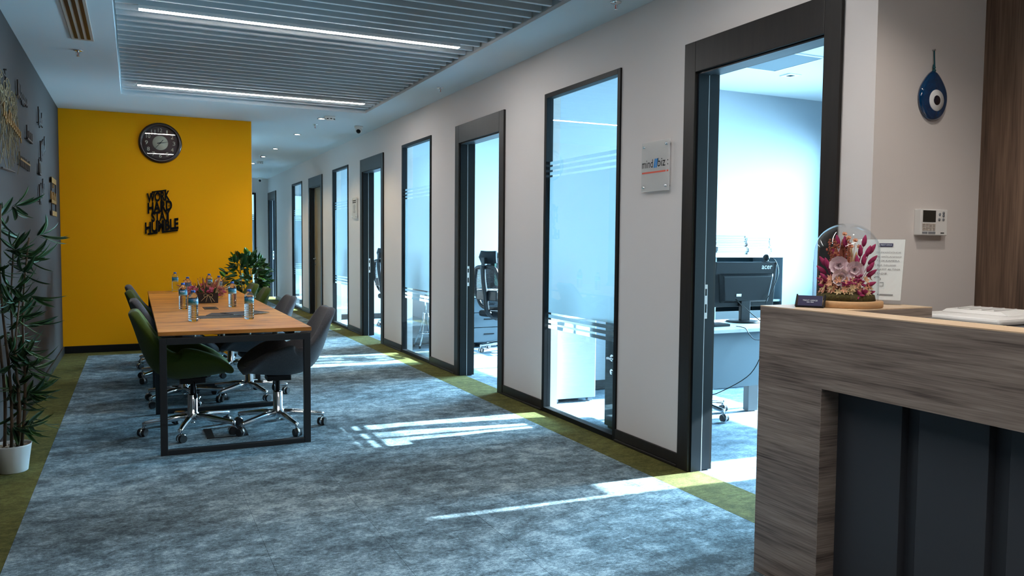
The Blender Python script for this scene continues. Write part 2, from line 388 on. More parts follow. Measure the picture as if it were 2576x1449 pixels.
# wall behind the reception, the wood-clad wall and the end of the corridor
struct(B().box(R, FX, 2.5, 2.6, 0, H).obj('wall_reception', 'wall_grey'))
ww = struct(B().box(3.66, 3.80, -3.1, 2.5, 0, H).obj('wall_wood', 'panel_wood'))
for i in range(9):
    B().box(3.64, 3.66, 2.5-0.62*(i+1)+0.003, 2.5-0.62*i, 0, H).obj('panel', 'panel_wood', ww)
we = B().box(YWX, 1.72, 20.0, 20.12, 0, H).box(2.64, FX, 20.0, 20.12, 0, H).box(1.72, 2.64, 20.0, 20.12, 2.49, H)
struct(we.obj('wall_corridor_end', 'wall_grey'))
# partitions between the offices and the window wall
PART = [(6.22, 6.32), (9.92, 10.02), (13.64, 13.74), (17.36, 17.46)]
for i, (a, b) in enumerate(PART):
    struct(B().box(R+WT, FX, a, b, 0, H).obj('wall_partition_%d' % (i+1), 'office_wall'))
    bb = B().box(R+WT, FX, a-0.014, a, 0, 0.085).box(R+WT, FX, b, b+0.014, 0, 0.085); struct(bb.obj('baseboard_partition_%d' % (i+1), 'casing', None, False, 0.003))
wf = B().box(FX, FX+0.2, 2.5, 20.1, 0, 0.95).box(FX, FX+0.2, 2.5, 20.1, 2.6, H)
prev = 2.5
for a, b in OFF:
    wf.box(FX, FX+0.2, prev, a+0.2, 0.95, 2.6); prev = b-0.2
wf.box(FX, FX+0.2, prev, 20.1, 0.95, 2.6)
struct(wf.obj('wall_windows', 'office_wall'))
BL = [[(2.8, 3.30, 1.25), (3.30, 3.66, 2.07), (3.66, 4.70, 1.25), (4.70, 6.02, 2.5)],  # blind drops and splits, shaped to trim the sun patches on the floor
      [(6.52, 7.7, 1.63), (7.7, 8.22, 1.63), (8.22, 9.72, 2.5)],
      [(10.22, 11.5, 1.65), (11.5, 11.9, 1.65), (11.9, 13.44, 2.45)],
      [(13.94, 15.5, 1.7), (15.5, 17.16, 2.3)], [(17.66, 19.8, 2.2)]]
NWIN = 5
for i, (a, b) in enumerate(OFF):            # outside windows with roller blinds
    w = sroot('window_%d' % (NWIN+i+1)); y0, y1 = a+0.2, b-0.2
    fr = B().box(FX+0.06, FX+0.12, y0, y1, 0.95, 1.0).box(FX+0.06, FX+0.12, y0, y1, 2.55, 2.6)
    n = 3
    for k in range(n+1):
        yy = y0+(y1-y0-0.05)*k/n; fr.box(FX+0.06, FX+0.12, yy, yy+0.05, 1.0, 2.55)
    fr.obj('window_frame', 'desk_leg', w)
    B().box(FX-0.02, FX+0.06, y0, y1, 0.93, 0.955).obj('window_sill', 'white', w)
    for k in range(n):
        yy = y0+(y1-y0-0.05)*k/n; B().box(FX+0.088, FX+0.092, yy+0.05, y0+(y1-y0-0.05)*(k+1)/n, 1.0, 2.55).obj('pane', 'glass', w)
    for p, q, zb in BL[i]:
        o = B().box(FX+0.02, FX+0.023, p+0.01, q-0.01, zb, 2.55).box(FX+0.012, FX+0.03, p+0.01, q-0.01, zb-0.015, zb).obj('roller_blind', 'blind', w)

# baseboards of the corridor
bb = B(); edges = sorted(DOORS+WINS); cur = 2.5
for a, b in edges:
    if a-cur > 0.02:
        bb.box(R-0.014, R, cur, a, 0.018, 0.085).box(R-0.022, R, cur, a, 0, 0.018)
    cur = b
struct(bb.obj('baseboard_right', 'casing', None, False, 0.004))
struct(B().box(L, L+0.016, -3.1, YW, 0, 0.085).obj('baseboard_left', 'casing', None, False, 0.004))
struct(B().box(L+0.016, YWX, YW-0.016, YW, 0, 0.085).obj('baseboard_far', 'black', None, False, 0.004))
struct(B().box(R+0.0, 3.64, 2.486, 2.5, 0, 0.085).obj('baseboard_reception', 'casing', None, False, 0.004))

# corridor windows: black frame, one clear pane, frosted film bands
for i, (a, b) in enumerate(WINS):
    w = sroot('window_%d' % (i+1)); fw = 0.036
    B().box(R-0.012, R+0.05, a, a+fw, 0, WZ).box(R-0.012, R+0.05, b-fw, b, 0, WZ).box(R-0.012, R+0.05, a+fw, b-fw, WZ-fw, WZ).box(R-0.012, R+0.05, a+fw, b-fw, 0, fw).obj('window_frame', 'black', w, False, 0.002)
    B().box(R+0.018, R+0.024, a+fw, b-fw, fw, WZ-fw).obj('pane', 'glass', w)
    bands = [(0.79, 1.85), (0.748, 0.774), (0.706, 0.732), (0.664, 0.690), (1.866, 1.890), (1.906, 1.930), (1.946, 1.970)]
    for z0, z1 in bands:
        B().box(R+0.0245, R+0.026, a+fw, b-fw, z0, z1).obj('frosted_film', 'frost', w)
w = sroot('window_5')
B().box(1.72, 1.76, 19.97, 20.08, 0, 2.49).box(2.60, 2.64, 19.97, 20.08, 0, 2.49).box(1.76, 2.60, 19.97, 20.08, 2.45, 2.49).box(1.76, 2.60, 19.97, 20.08, 0, 0.04).obj('window_frame', 'black', w)
B().box(1.76, 2.60, 20.03, 20.036, 0.04, 2.45).obj('pane', 'glass', w)
for z0, z1 in bands: B().box(1.76, 2.60, 20.037, 20.039, z0, z1).obj('frosted_film', 'frost', w)

def lever(x, y, z, parent, s=-1, sy=-1):
    h = B(); h.tube([(x, y, z), (x+s*0.05, y, z)], 0.009, 10).tube([(x+s*0.05, y, z), (x+s*0.05, y+sy*0.115, z)], 0.0085, 10).lathe([(0, 0), (0.026, 0), (0.026, 0.008), (0, 0.008)], 16) if False else None
    h = B(); h.tube([(x, y, z), (x+s*0.05, y, z)], 0.009, 10); h.tube([(x+s*0.046, y, z), (x+s*0.046, y+sy*0.115, z)], 0.0085, 10)
    h.tube([(x, y, z), (x+s*0.008, y, z)], 0.025, 16); h.tube([(x, y, z-0.1), (x+s*0.01, y, z-0.1)], 0.02, 16)
    return h.obj('handle', 'chrome', parent, True)
for i, (a, b) in enumerate(DOORS):
    d = sroot('door_%d' % (i+1)); a2, b2 = a+CW, b-CW
    x0, x1 = R-0.02, R
    B().box(x0, x1, a, a2, 0, DT).obj('casing', 'casing', d, False, 0.003)
    B().box(x0, x1, b2, b, 0, DT).obj('casing', 'casing', d, False, 0.003)
    B().box(x0, x1, a2, b2, DZ, DT).obj('casing', 'casing', d, False, 0.003)
    xi = R+WT+0.012
    jf = R+0.072
    B().box(x1, jf, a2-0.02, a2+0.012, 0, DZ).box(x1, jf, b2-0.012, b2+0.02, 0, DZ).box(x1, jf, a2+0.012, b2-0.012, DZ-0.012, DZ+0.02).obj('jamb', 'jamb', d)
    B().box(jf, jf+0.006, a2-0.02, a2+0.010, 0, DZ).box(jf, jf+0.006, b2-0.010, b2+0.02, 0, DZ).box(jf, jf+0.006, a2+0.010, b2-0.010, DZ-0.010, DZ+0.02).obj('door_seal', 'gasket', d)
    B().box(jf+0.006, xi, a2-0.02, a2, 0, DZ).box(jf+0.006, xi, b2, b2+0.02, 0, DZ).box(jf+0.006, xi, a2, b2, DZ, DZ+0.02).obj('rebate', 'jamb', d)
    B().box(xi, xi+0.016, a2-0.09, a2, 0, DZ+0.09).box(xi, xi+0.016, b2, b2+0.09, 0, DZ+0.09).box(xi, xi+0.016, a2, b2, DZ, DZ+0.09).obj('inner_casing', 'casing', d)
    if i != 3:
        xs = jf+0.018
        pl = B(); pts = [(xs-0.012, 0.90), (xs+0.012, 0.90), (xs+0.012, 1.10), (xs-0.012, 1.10)]
        pl.box(xs-0.012, xs+0.012, b2-0.0025, b2+0.001, 0.90, 1.10)
        pl = pl.obj('strike_plate', 'white', d, False, 0.004)
        B().box(xs-0.007, xs+0.007, b2-0.0032, b2, 1.035, 1.075).box(xs-0.007, xs+0.007, b2-0.0032, b2, 0.935, 0.985).obj('latch_hole', 'plastic_black', pl)
        # leaf swung open into the office, hung on the near jamb
        lf = B().box(xi+0.005, xi+0.92, a2-0.045, a2-0.003, 0.01, DZ-0.01).obj('leaf', 'door_wood', d, False, 0.002)
        hh = B().tube([(xi+0.86, a2-0.003, 1.02), (xi+0.86, a2+0.05, 1.02)], 0.009, 8).tube([(xi+0.86, a2+0.046, 1.02), (xi+0.75, a2+0.046, 1.02)], 0.008, 8).obj('handle', 'chrome', lf, True)
    else:
        lf = B().box(jf+0.004, jf+0.046, a2+0.001, b2-0.001, 0.006, DZ-0.002).obj('leaf', 'door_wood', d, False, 0.002)
        lever(jf+0.004, b2-0.07, 1.02, lf, -1, -1)

# ------------------------------------------------------------------ ceiling fittings
for i, y in enumerate((8.656, 5.825+0.012, 2.994, 0.461)):
    lab = ['bright linear LED light on the ceiling slats near the yellow wall', 'longer-looking bright linear LED light over the near end of the meeting table', 'linear LED light on the ceiling slats over the open floor before the reception', 'linear LED light on the ceiling slats nearest the entrance'][i]
    t = thing('linear_light', lab, 'ceiling light', (0, y, H+0.024), 0, 'linear lights in the slatted ceiling')
    B().box(0.045, 2.292, -0.026, 0.026, -0.004, 0.0).box(0.045, 2.292, -0.026, -0.0225, -0.024, -0.004).box(0.045, 2.292, 0.0225, 0.026, -0.024, -0.004).box(0.045, 0.049, -0.0225, 0.0225, -0.024, -0.004).box(2.288, 2.292, -0.0225, 0.0225, -0.024, -0.004).obj('housing', 'white', t)
    B().box(0.049, 2.288, -0.0225, 0.0225, -0.027, -0.023).obj('diffuser', 'led', t)
v = thing('slot_diffuser', 'cream three-slot air diffuser in the ceiling by the grey wall', 'air vent', (0, 0, 0))
B().box(-0.405, -0.255, 5.3, 6.91, H-0.006, H-0.0005).obj('vent_frame', 'vent_cream', v, False, 0.002)
for k in range(3):
    x = -0.385+0.042*k+0.004
    B().box(x, x+0.022, 5.33, 6.86, H-0.0075, H-0.006).obj('slot', 'plastic_black', v)
def sprinkler(x, y, lab):
    t = thing('sprinkler', lab, 'sprinkler', (x, y, H), 0, 'fire sprinklers in the ceiling')
    B().lathe([(0, 0), (0.036, 0), (0.034, -0.006), (0.02, -0.008), (0, -0.008)], 20).obj('rosette', 'chrome', t, True)
    b = B().tube([(0, 0, -0.006), (0, 0, -0.018)], 0.009, 10)
    b.tube([(0.012, 0, -0.016), (0.014, 0, -0.03), (0.004, 0, -0.045)], 0.0022, 6).tube([(-0.012, 0, -0.016), (-0.014, 0, -0.03), (-0.004, 0, -0.045)], 0.0022, 6)
    b.lathe([(0, -0.046), (0.013, -0.046), (0.013, -0.048), (0, -0.048)], 14)
    b.obj('sprinkler_head', 'chrome', t, True)
    B().tube([(0, 0, -0.018), (0, 0, -0.044)], 0.003, 8).obj('bulb', 'print_red', t, True)
sprinkler(-0.386, 7.304, 'sprinkler head in the ceiling between the air diffuser and the yellow wall')
sprinkler(2.708, 7.387, 'sprinkler head in the ceiling margin above the second open door')
sprinkler(2.732, 4.298, 'sprinkler head in the ceiling margin above the acrylic sign with blue slashes')
sprinkler(2.122, 10.444, 'sprinkler head beside the smoke detector at the corridor mouth')
sprinkler(2.02, 14.6, 'small sprinkler head deep in the corridor beside a downlight')
for k, (y, lab) in enumerate([(9.91, 'recessed downlight beside the smoke detector at the corridor mouth'), (11.518, 'recessed downlight second from the corridor mouth'), (13.454, 'recessed downlight third from the corridor mouth'), (14.82, 'recessed downlight beside the deep corridor sprinkler'), (16.209, 'recessed downlight last before the corridor end')]):
    x = 2.09
    t = thing('downlight', lab, 'ceiling light', (x, y, H), 0, 'corridor downlights')
    B().lathe([(0.038, 0), (0.05, -0.001), (0.052, -0.006), (0.036, -0.006)], 24).obj('trim_ring', 'grey_plastic', t, True)
    B().lathe([(0, -0.003), (0.037, -0.003), (0.037, -0.001), (0, -0.001)], 20).obj('lamp', 'downlight', t)
    light('downlight_lamp', 'SPOT', (x, y, H-0.012), 50, (1.0, 0.80, 0.48), (0, 0, -1), spot_size=math.radians(120), spot_blend=0.7, shadow_soft_size=0.04)
# downlights over the reception counter, out of the picture
for (x, y, lab) in ((2.62, 1.75, 'recessed downlight above the return shelf of the reception'), (3.1, 0.9, 'recessed downlight above the receptionist seat'), (1.6, -1.2, 'recessed downlight in the entrance ceiling in front of the reception'), (0.3, -1.2, 'recessed downlight in the entrance ceiling beside the grey wall')):
    t = thing('downlight', lab, 'ceiling light', (x, y, H), 0, 'reception downlights')
    B().lathe([(0.038, 0), (0.05, -0.001), (0.052, -0.006), (0.036, -0.006)], 24).obj('trim_ring', 'grey_plastic', t, True)
    B().lathe([(0, -0.003), (0.037, -0.003), (0.037, -0.001), (0, -0.001)], 20).obj('lamp', 'downlight', t)
    light('downlight_lamp', 'SPOT', (x, y, H-0.012), 42, (1.0, 0.90, 0.80), (0, 0, -1), spot_size=math.radians(125), spot_blend=0.6, shadow_soft_size=0.04)
for (x, y, lab) in ((2.15, 9.70, 'white smoke detector dome beside the nearest corridor downlight'), (2.16, 15.75, 'smoke detector dome deep in the corridor')):
    t = thing('smoke_detector', lab, 'smoke detector', (x, y, H), 0, 'smoke detectors')
    B().lathe([(0, 0), (0.062, 0), (0.062, -0.014), (0.05, -0.042), (0, -0.044)], 28).obj('housing', 'white', t, True)
    for k in range(8):
        a = 2*PI*k/8; B().box(0.049, 0.056, -0.012, 0.012, -0.038, -0.028).obj('vent_slot', 'plastic_black', t).rotation_euler = (0, 0, a)
for (x, y, lab) in ((2.66, 10.33, 'white dome security camera on the ceiling beside the office wall'), (2.72, 19.8, 'white dome security camera over the corridor end wall')):
    t = thing('security_camera', lab, 'camera', (x, y, H), 0, 'dome cameras')
    B().lathe([(0, 0), (0.055, 0), (0.055, -0.02), (0.048, -0.03), (0, -0.03)], 24).obj('mount_base', 'white', t, True)
    B().sphere((0, 0, -0.055), 0.043, 20, 12).obj('ball', 'white', t, True)
    B().sphere((-0.008, -0.018, -0.066), 0.031, 16, 10).obj('lens', 'plastic_black', t, True)

# ------------------------------------------------------------------ meeting table
T = thing('meeting_table', 'long oak-topped meeting table on black square-tube frames', 'table', (0, 0, 0))
TX0, TX1, TY0, TY1, TZ = 0.118, 1.045, 5.295, 9.66, 0.77
B().box(TX0, TX1, TY0, TY1, TZ-0.025, TZ).obj('tabletop', 'table_wood', T, False, 0.002)
for y in (5.30, 6.60, 7.66, 9.61):
    q = 0.042; x0, x1 = TX0+0.006, TX1-0.006; zt = TZ-0.04
    f = B().box(x0, x0+q, y, y+q, 0, zt).box(x1-q, x1, y, y+q, 0, zt).box(x0+q, x1-q, y, y+q, zt-q, zt).box(x0+q, x1-q, y, y+q, 0, q*0.75)
    f.obj('leg_frame', 'table_frame', T, False, 0.002)
for x in (TX0+0.10, TX1-0.14):
    B().box(x, x+0.04, TY0+0.06, TY1-0.06, TZ-0.055, TZ-0.025).obj('rail', 'table_frame', T)
for x in (0.33, 0.50, 0.66, 0.83): B().tube([(x, 5.33, TZ-0.04), (x, 5.33, TZ-0.025)], 0.008, 8).obj('spacer', 'steel', T)
fb = B().box(0.505, 0.615, 6.93, 7.18, TZ, TZ+0.003).obj('cable_flap', 'plastic_black', T, False, 0.001)
B().box(0.525, 0.595, 7.0, 7.11, TZ+0.003, TZ+0.0045).obj('flap_lid', 'magazine', fb)

# floor boxes in the carpet
for (x0, x1, y0, y1, lab) in ((0.417, 0.685, 5.655, 5.955, 'black-framed floor socket box with a carpet lid under the near end of the table'), (0.42, 0.69, 6.98, 7.26, 'black-framed floor socket box under the middle of the table')):
    t = thing('floor_box', lab, 'floor box', (0, 0, 0), 0, 'floor socket boxes')
    f = B().box(x0, x0+0.05, y0, y1, 0, 0.004).box(x1-0.05, x1, y0, y1, 0, 0.004).box(x0+0.05, x1-0.05, y0, y0+0.008, 0, 0.004).box(x0+0.05, x1-0.05, y1-0.008, y1, 0, 0.004)
    f.obj('frame', 'plastic_black', t); B().box(x0+0.05, x1-0.05, y0+0.008, y1-0.008, 0, 0.003).obj('lid', 'carpet_grey', t)

# ------------------------------------------------------------------ meeting chairs
def shell_mesh(m, inset=None):
    # x, z, half width, side rise
    P = [(.252, .405, .150, .004), (.262, .435, .185, .012), (.235, .462, .205, .03), (.17, .462, .227, .10), (.08, .448, .240, .165), (-.03, .436, .247, .20), (-.13, .438, .245, .20),
         (-.205, .475, .243, .175), (-.245, .55, .235, .13), (-.275, .64, .222, .085), (-.30, .73, .208, .055), (-.322, .80, .190, .035), (-.336, .842, .165, .02), (-.344, .866, .115, .01)]
    NU = 12; bm = bmesh.new(); rows = []
    for i, (x, z, w, r) in enumerate(P):
        a, b = P[max(i-1, 0)], P[min(i+1, len(P)-1)]
        t = Vector((b[0]-a[0], 0, b[1]-a[1])).normalized(); n = Vector((t.z, 0, -t.x))
        if i < 3: n = n.lerp(Vector((0, 0, 1)), 0.75).normalized()
        if n.z < 0 and n.x < 0: n = -n
        row = []
        for k in range(NU+1):
            u = -1+2*k/NU; au = abs(u)
            row.append(bm.verts.new(Vector((x, u*w*(1-0.06*au**6), z)) + n*(r*au**2.6)))
        rows.append(row)
    for r0, r1 in zip(rows, rows[1:]):
        for k in range(NU): bm.faces.new((r0[k], r0[k+1], r1[k+1], r1[k]))
    bmesh.ops.recalc_face_normals(bm, faces=bm.faces[:])
    me = bpy.data.meshes.new('shell'); bm.to_mesh(me); bm.free()
    if me.polygons[len(me.polygons)//2].normal.z < 0: me.flip_normals()
    for p in me.polygons: p.use_smooth = True
    me.materials.append(MATS[m]); return me
SHELL = {c: shell_mesh(c) for c in ('fabric_green', 'fabric_grey')}
def cushion_mesh(m):
    b = B(); b.M = Matrix.Translation((0.045, 0, 0.462)); b.sphere((0, 0, 0), 1, 20, 10, (0.19, 0.19, 0.03)); me = b.mesh('seat_pad', True); me.materials.append(MATS[m]); return me
PAD = {c: cushion_mesh(c) for c in SHELL}
def premesh(b, name, m, smooth=True):
    me = b.mesh(name, smooth); me.materials.append(MATS[m]); return me
HUB = premesh(B().lathe([(0, .075), (.022, .075), (.03, .085), (.042, .095), (.042, .135), (.033, .142), (.033, .262), (.029, .268), (0, .268)], 20), 'hub_column', 'chrome')
FOOT = premesh(B().lathe([(0, .055), (.012, .055), (.013, .075), (0, .075)], 12), 'hub_cap', 'chrome')
GAS = premesh(B().lathe([(0, .262), (.0145, .262), (.0145, .34), (.024, .345), (.026, .385), (0, .385)], 16), 'gas_lift', 'plastic_black')
PLATE = premesh(B().box(-.08, .08, -.075, .075, .352, .385), 'seat_plate', 'plastic_black', False)
LEV = premesh(B().tube([(0.0, -.03, .372), (.01, -.10, .36), (.012, -.115, .33), (.012, -.118, .29)], .006, 8).sphere((.012, -.118, .275), .018, 10, 8, (.7, .5, 1.4)), 'lever', 'plastic_black')
ARM = premesh(B().tube([(.028, 0, .112), (.12, 0, .108), (.30, 0, .084), (.318, 0, .080)], [.024, .023, .0165, .0145], 12).tube([(.312, 0, .088), (.312, 0, .058)], .008, 8), 'base_arm', 'chrome')
CAST = premesh(B().tube([(0, 0, .078), (0, 0, .05)], .0065, 8).lathe([(0.0, 0), (.0, 0)], 4) if False else B().tube([(0, 0, .078), (0, 0, .045)], .0065, 8).tube([(.012, -.026, .030), (.012, .026, .030)], .0285, 18) if False else B().tube([(0, 0, .078), (0, 0, .045)], .0065, 8).tube([(.010, -.007, .031), (.010, .007, .031)], .0300, 18), 'castor', 'chrome')
WHEEL = premesh(B().tube([(.010, -.026, .029), (.010, -.008, .029)], [.026, .029], 20).tube([(.010, .008, .029), (.010, .026, .029)], [.029, .026], 20), 'wheel', 'rubber', False)
CHS = 'upholstered swivel chairs around the meeting table'
def meeting_chair(x, y, rz, base_rot, fab, lab):
    t = thing('meeting_chair', lab, 'chair', (x, y, 0), rz, CHS)
    s = link('shell', SHELL[fab], None, t)
    md = s.modifiers.new('sol', 'SOLIDIFY'); md.thickness = 0.058; md.offset = -1
    md = s.modifiers.new('sub', 'SUBSURF'); md.levels = 1; md.render_levels = 2
    link('seat_pad', PAD[fab], None, t); link('hub_column', HUB, None, t); link('hub_cap', FOOT, None, t); link('gas_lift', GAS, None, t); link('seat_plate', PLATE, None, t); link('lever', LEV, None, t)
    for k in range(5):
        a = base_rot-rz+2*PI*k/5
        o = link('base_arm', ARM, None, t); o.rotation_euler = (0, 0, a)
        c = link('castor', CAST, None, t); c.location = (.312*math.cos(a), .312*math.sin(a), 0); c.rotation_euler = (0, 0, random.uniform(0, 6.28))
        link('wheel', WHEEL, None, c)
    return t
D = math.radians
meeting_chair(0.345, 5.90, 0, D(36), 'fabric_green', 'olive green swivel chair at the near end of the table, wall side')
meeting_chair(0.345, 7.04, D(3), D(0), 'fabric_grey', 'grey swivel chair between the two green chairs on the wall side')
meeting_chair(0.30, 8.25, D(-3), D(0), 'fabric_green', 'olive green swivel chair between two grey chairs on the wall side')
meeting_chair(0.29, 9.22, D(2), D(0), 'fabric_grey', 'dark grey swivel chair nearest the yellow wall, wall side of the table')
meeting_chair(0.905, 5.80, PI, D(68), 'fabric_grey', 'grey swivel chair at the near end of the table, office side')
meeting_chair(0.87, 7.10, PI+D(2), D(0), 'fabric_grey', 'grey swivel chair second from the near end, office side of the table')
meeting_chair(0.855, 8.42, PI-D(2), D(36), 'fabric_green', 'olive green swivel chair beside a grey one, office side of the table')
meeting_chair(0.845, 9.26, PI+D(3), D(0), 'fabric_green', 'olive green swivel chair beside the potted ficus')

# ------------------------------------------------------------------ things on the table
def bottle_meshes():
    prof = [(0, .002), (.026, .0), (.0315, .006)]
    z = .012
    while z < .105:
        prof += [(.0325, z), (.0325, z+.0085), (.0308, z+.0105)]; z += .0125
    prof += [(.0325, .112), (.0325, .162), (.030, .172), (.0215, .19), (.0135, .199), (.0125, .206), (0, .206)]
    body = premesh(B().lathe(prof, 24), 'bottle_body', 'pet')
    lab = premesh(B().lathe([(.0330, .116), (.0332, .116), (.0332, .158), (.0330, .158)], 24), 'bottle_label', 'bottle_label')
    cap = premesh(B().lathe([(0, .215), (.0135, .215), (.0145, .213), (.0145, .199), (.0130, .199)], 20), 'cap', 'cap_blue')
    t = textmesh('Erikli', fit=0.034)
    for vtx in t.vertices:
        a = vtx.co.x/.0335 - D(50); zz = vtx.co.y; vtx.co = Vector((.0336*math.cos(a), .0336*math.sin(a), .146+zz))
    t.materials.append(MATS['label_white'])
    return body, lab, cap, t
BT = bottle_meshes()
def bottle(x, y, lab, rz=0):
    t = thing('water_bottle', lab, 'bottle', (x, y, TZ), rz, 'plastic water bottles on the meeting table')
    link('bottle_body', BT[0], None, t); l = link('bottle_label', BT[1], None, t); link('cap', BT[2], None, t); link('lettering', BT[3], None, l)
bottle(0.361, 5.96, 'water bottle standing before the black magazines, wall side', D(-10))
bottle(0.737, 5.98, 'water bottle in front of the magazines, office side of the table', D(-25))
bottle(0.349, 7.03, 'water bottle on the wall side, level with the black cable flap', D(-50))
bottle(0.744, 7.15, 'water bottle on the office side, level with the black cable flap', D(20))
bottle(0.45, 8.20, 'water bottle half hidden behind the flower box, wall side', D(90))
bottle(0.391, 9.45, 'farthest water bottle on the wall side, near the yellow wall', D(40))
bottle(0.70, 8.93, 'farther water bottle rising behind the dried flowers', D(-40))
bottle(0.75, 8.40, 'water bottle behind the flower box, office side', D(10))
GM = 'dark magazines spread on the table'
for (x, y, r, w, h, z, lab) in ((0.56, 6.22, 4, .30, .21, 0, 'dark magazine with printed cover lying lowest of the three'), (0.64, 6.36, -16, .30, .21, .004, 'dark magazine lying askew on top of another'), (0.76, 6.42, 22, .30, .21, .008, 'dark magazine on top with its white page edge showing')):
    t = thing('magazine', lab, 'magazine', (x, y, TZ+.0003+z), D(r), GM)
    B().box(-w/2, w/2, -h/2, h/2, 0, 0.0005).box(-w/2, w/2, -h/2, h/2, .0032, .0037).obj('cover', 'magazine', t)
    B().box(-w/2+.002, w/2-.002, -h/2+.002, h/2-.002, .0005, .0032).obj('pages', 'paper', t)

# flower box of dried flowers
def leaf_mesh(name, ln, w, m, fold=0.25, curl=0.15, n=5):
    bm = bmesh.new(); L_, C_, R_ = [], [], []
    for i in range(n+1):
        s = i/n; ww = w/2*math.sin(PI*min(s*0.92+0.06, 1.0))**0.8 if 0 < i < n else 0.0
        z = curl*ln*(s - s*s*1.4); c = bm.verts.new((s*ln, 0, z)); C_.append(c)
        if ww > 0: L_.append(bm.verts.new((s*ln, ww, z+fold*ww))); R_.append(bm.verts.new((s*ln, -ww, z+fold*ww)))
        else: L_.append(c); R_.append(c)
    for i in range(n):
        for S in (L_, R_):
            q = list(dict.fromkeys((C_[i], C_[i+1], S[i+1], S[i])))
            if len(q) > 2: bm.faces.new(q)
    me = bpy.data.meshes.new(name); bm.to_mesh(me); bm.free()
    for p in me.polygons: p.use_smooth = True
    me.materials.append(MATS[m]); return me
def aim(o, loc, d, roll=0.0, sc=1.0):
    q = Vector(d).normalized().to_track_quat('X', 'Z'); o.location = loc
    o.rotation_euler = (q @ Matrix.Rotation(roll, 3, 'X').to_quaternion()).to_euler(); o.scale = (sc, sc, sc)
def plume(b, p, d, ln, r, n=7):
    d = Vector(d).normalized(); p = Vector(p); b.tube([p, p+d*ln*.12, p+d*ln*.35, p+d*ln*.65, p+d*ln*.9, p+d*ln], [r*.3, r*.75, r, r*.85, r*.4, r*.08], n)
def star(b, p, d, r, n=6, th=.25):
    d = Vector(d).normalized(); a = d.orthogonal().normalized(); c = d.cross(a)
    for k in range(n):
        t = 2*PI*k/n+random.random()*.3; u = math.cos(t)*a+math.sin(t)*c; w_ = math.cos(t+PI/2)*a+math.sin(t+PI/2)*c; p = Vector(p)
        vs = [b._v(p), b._v(p+u*r*.5+w_*r*th+d*r*.25), b._v(p+u*r+d*r*.45), b._v(p+u*r*.5-w_*r*th+d*r*.25)]; b.bm.faces.new(vs)
fbx = thing('flower_box', 'dark wooden box of dried flowers tied with string on the table', 'flower arrangement', (0.588, 7.72, TZ+.0003))
b = B().box(-.085, .085, -.085, .30, 0, .012).box(-.085, .085, -.085, -.073, .012, .09).box(-.085, .085, .288, .30, .012, .09).box(-.085, -.073, -.073, .288, .012, .09).box(.073, .085, -.073, .288, .012, .09)
b.obj('box', 'planter', fbx, False, 0.002)
B().box(-.073, .073, -.073, .288, .012, .075).obj('filling', 'moss', fbx)
s = B()
for dx, dz in ((-.06, .02), (-.02, .01), (.03, .006), (.055, .012)): s.tube([(0.0, -.088, .075), (dx*.5, -.092, .05), (dx, -.09, dz)], .002, 5)
for sg in (-1, 1): s.tube([(0, -.088, .075)]+[(sg*(.02+.018*math.sin(t)), -.094, .075+.016*math.cos(t)-.005) for t in (0.3, 1.1, 2.0, 2.8)]+[(0, -.088, .073)], .0018, 5)
s.obj('string_bow', 'straw', fbx, True)
rnd = random.Random(3)
for k in range(16):
    b = B(); x, y = rnd.uniform(-.08, .08), rnd.uniform(-.075, .28)
    plume(b, (x, y, .07), (x*4.5+rnd.uniform(-.2, .2), (y-.1)*.8+rnd.uniform(-.2, .1), 1), rnd.uniform(.09, .17), rnd.uniform(.007, .012)); b.obj('plume', rnd.choice(['straw', 'straw', 'rust']), fbx, True)
for k in range(60):
    b = B(); x, y = rnd.uniform(-.155, .155), rnd.uniform(-.12, .30)
    p = Vector((x, y, rnd.uniform(.07, .15) - abs(x)*.2))
    for q in range(3): star(b, p+Vector((0, 0, .004*q)), (x*3, -.6, 1), .026-.004*q, 6, .36)
    b.obj('blossom', rnd.choice(['pink', 'pink', 'rust', 'rust', 'peach', 'magenta']), fbx)
fl_leaf = leaf_mesh('leaf', .095, .032, 'leaf_dark')
for k in range(44):
    x, y = rnd.uniform(-.08, .08), rnd.uniform(-.08, .28); o = link('leaf', fl_leaf, None, fbx)
    aim(o, (x, y, .075), (x*4+rnd.uniform(-.4, .4), rnd.uniform(-.8, .5), rnd.uniform(.3, 1.3)), rnd.uniform(-1, 1), rnd.uniform(.6, 1.1))
for sg, base in ((1, (.07, .08, .085)), (1, (.07, .16, .09)), (-1, (-.07, .05, .08)), (-1, (-.07, .2, .085))):
    b = B(); bx = Vector(base)
    for q in range(5):
        plume(b, bx+Vector((sg*.03*q, 0, .012*q)), (sg, rnd.uniform(-.5, .5), rnd.uniform(.1, .7)), .07, .006, 5)
    b.obj('seed_spray', 'straw' if sg > 0 else 'rust', fbx, True)
b = B()
for k in range(80):
    x, y = rnd.uniform(-.12, .12), rnd.uniform(-.08, .28); d_ = Vector((x*5+rnd.uniform(-.5, .5), rnd.uniform(-.6, .3), rnd.uniform(.6, 1.4))).normalized(); h_ = rnd.uniform(.06, .16)
    b.tube([(x, y, .07), Vector((x, y, .07))+d_*h_], [.0012, .0008], 4)
    b.sphere(Vector((x, y, .07))+d_*h_, .004, 5, 4)
o = b.obj('twigs', 'rust', fbx); o['kind'] = 'stuff'

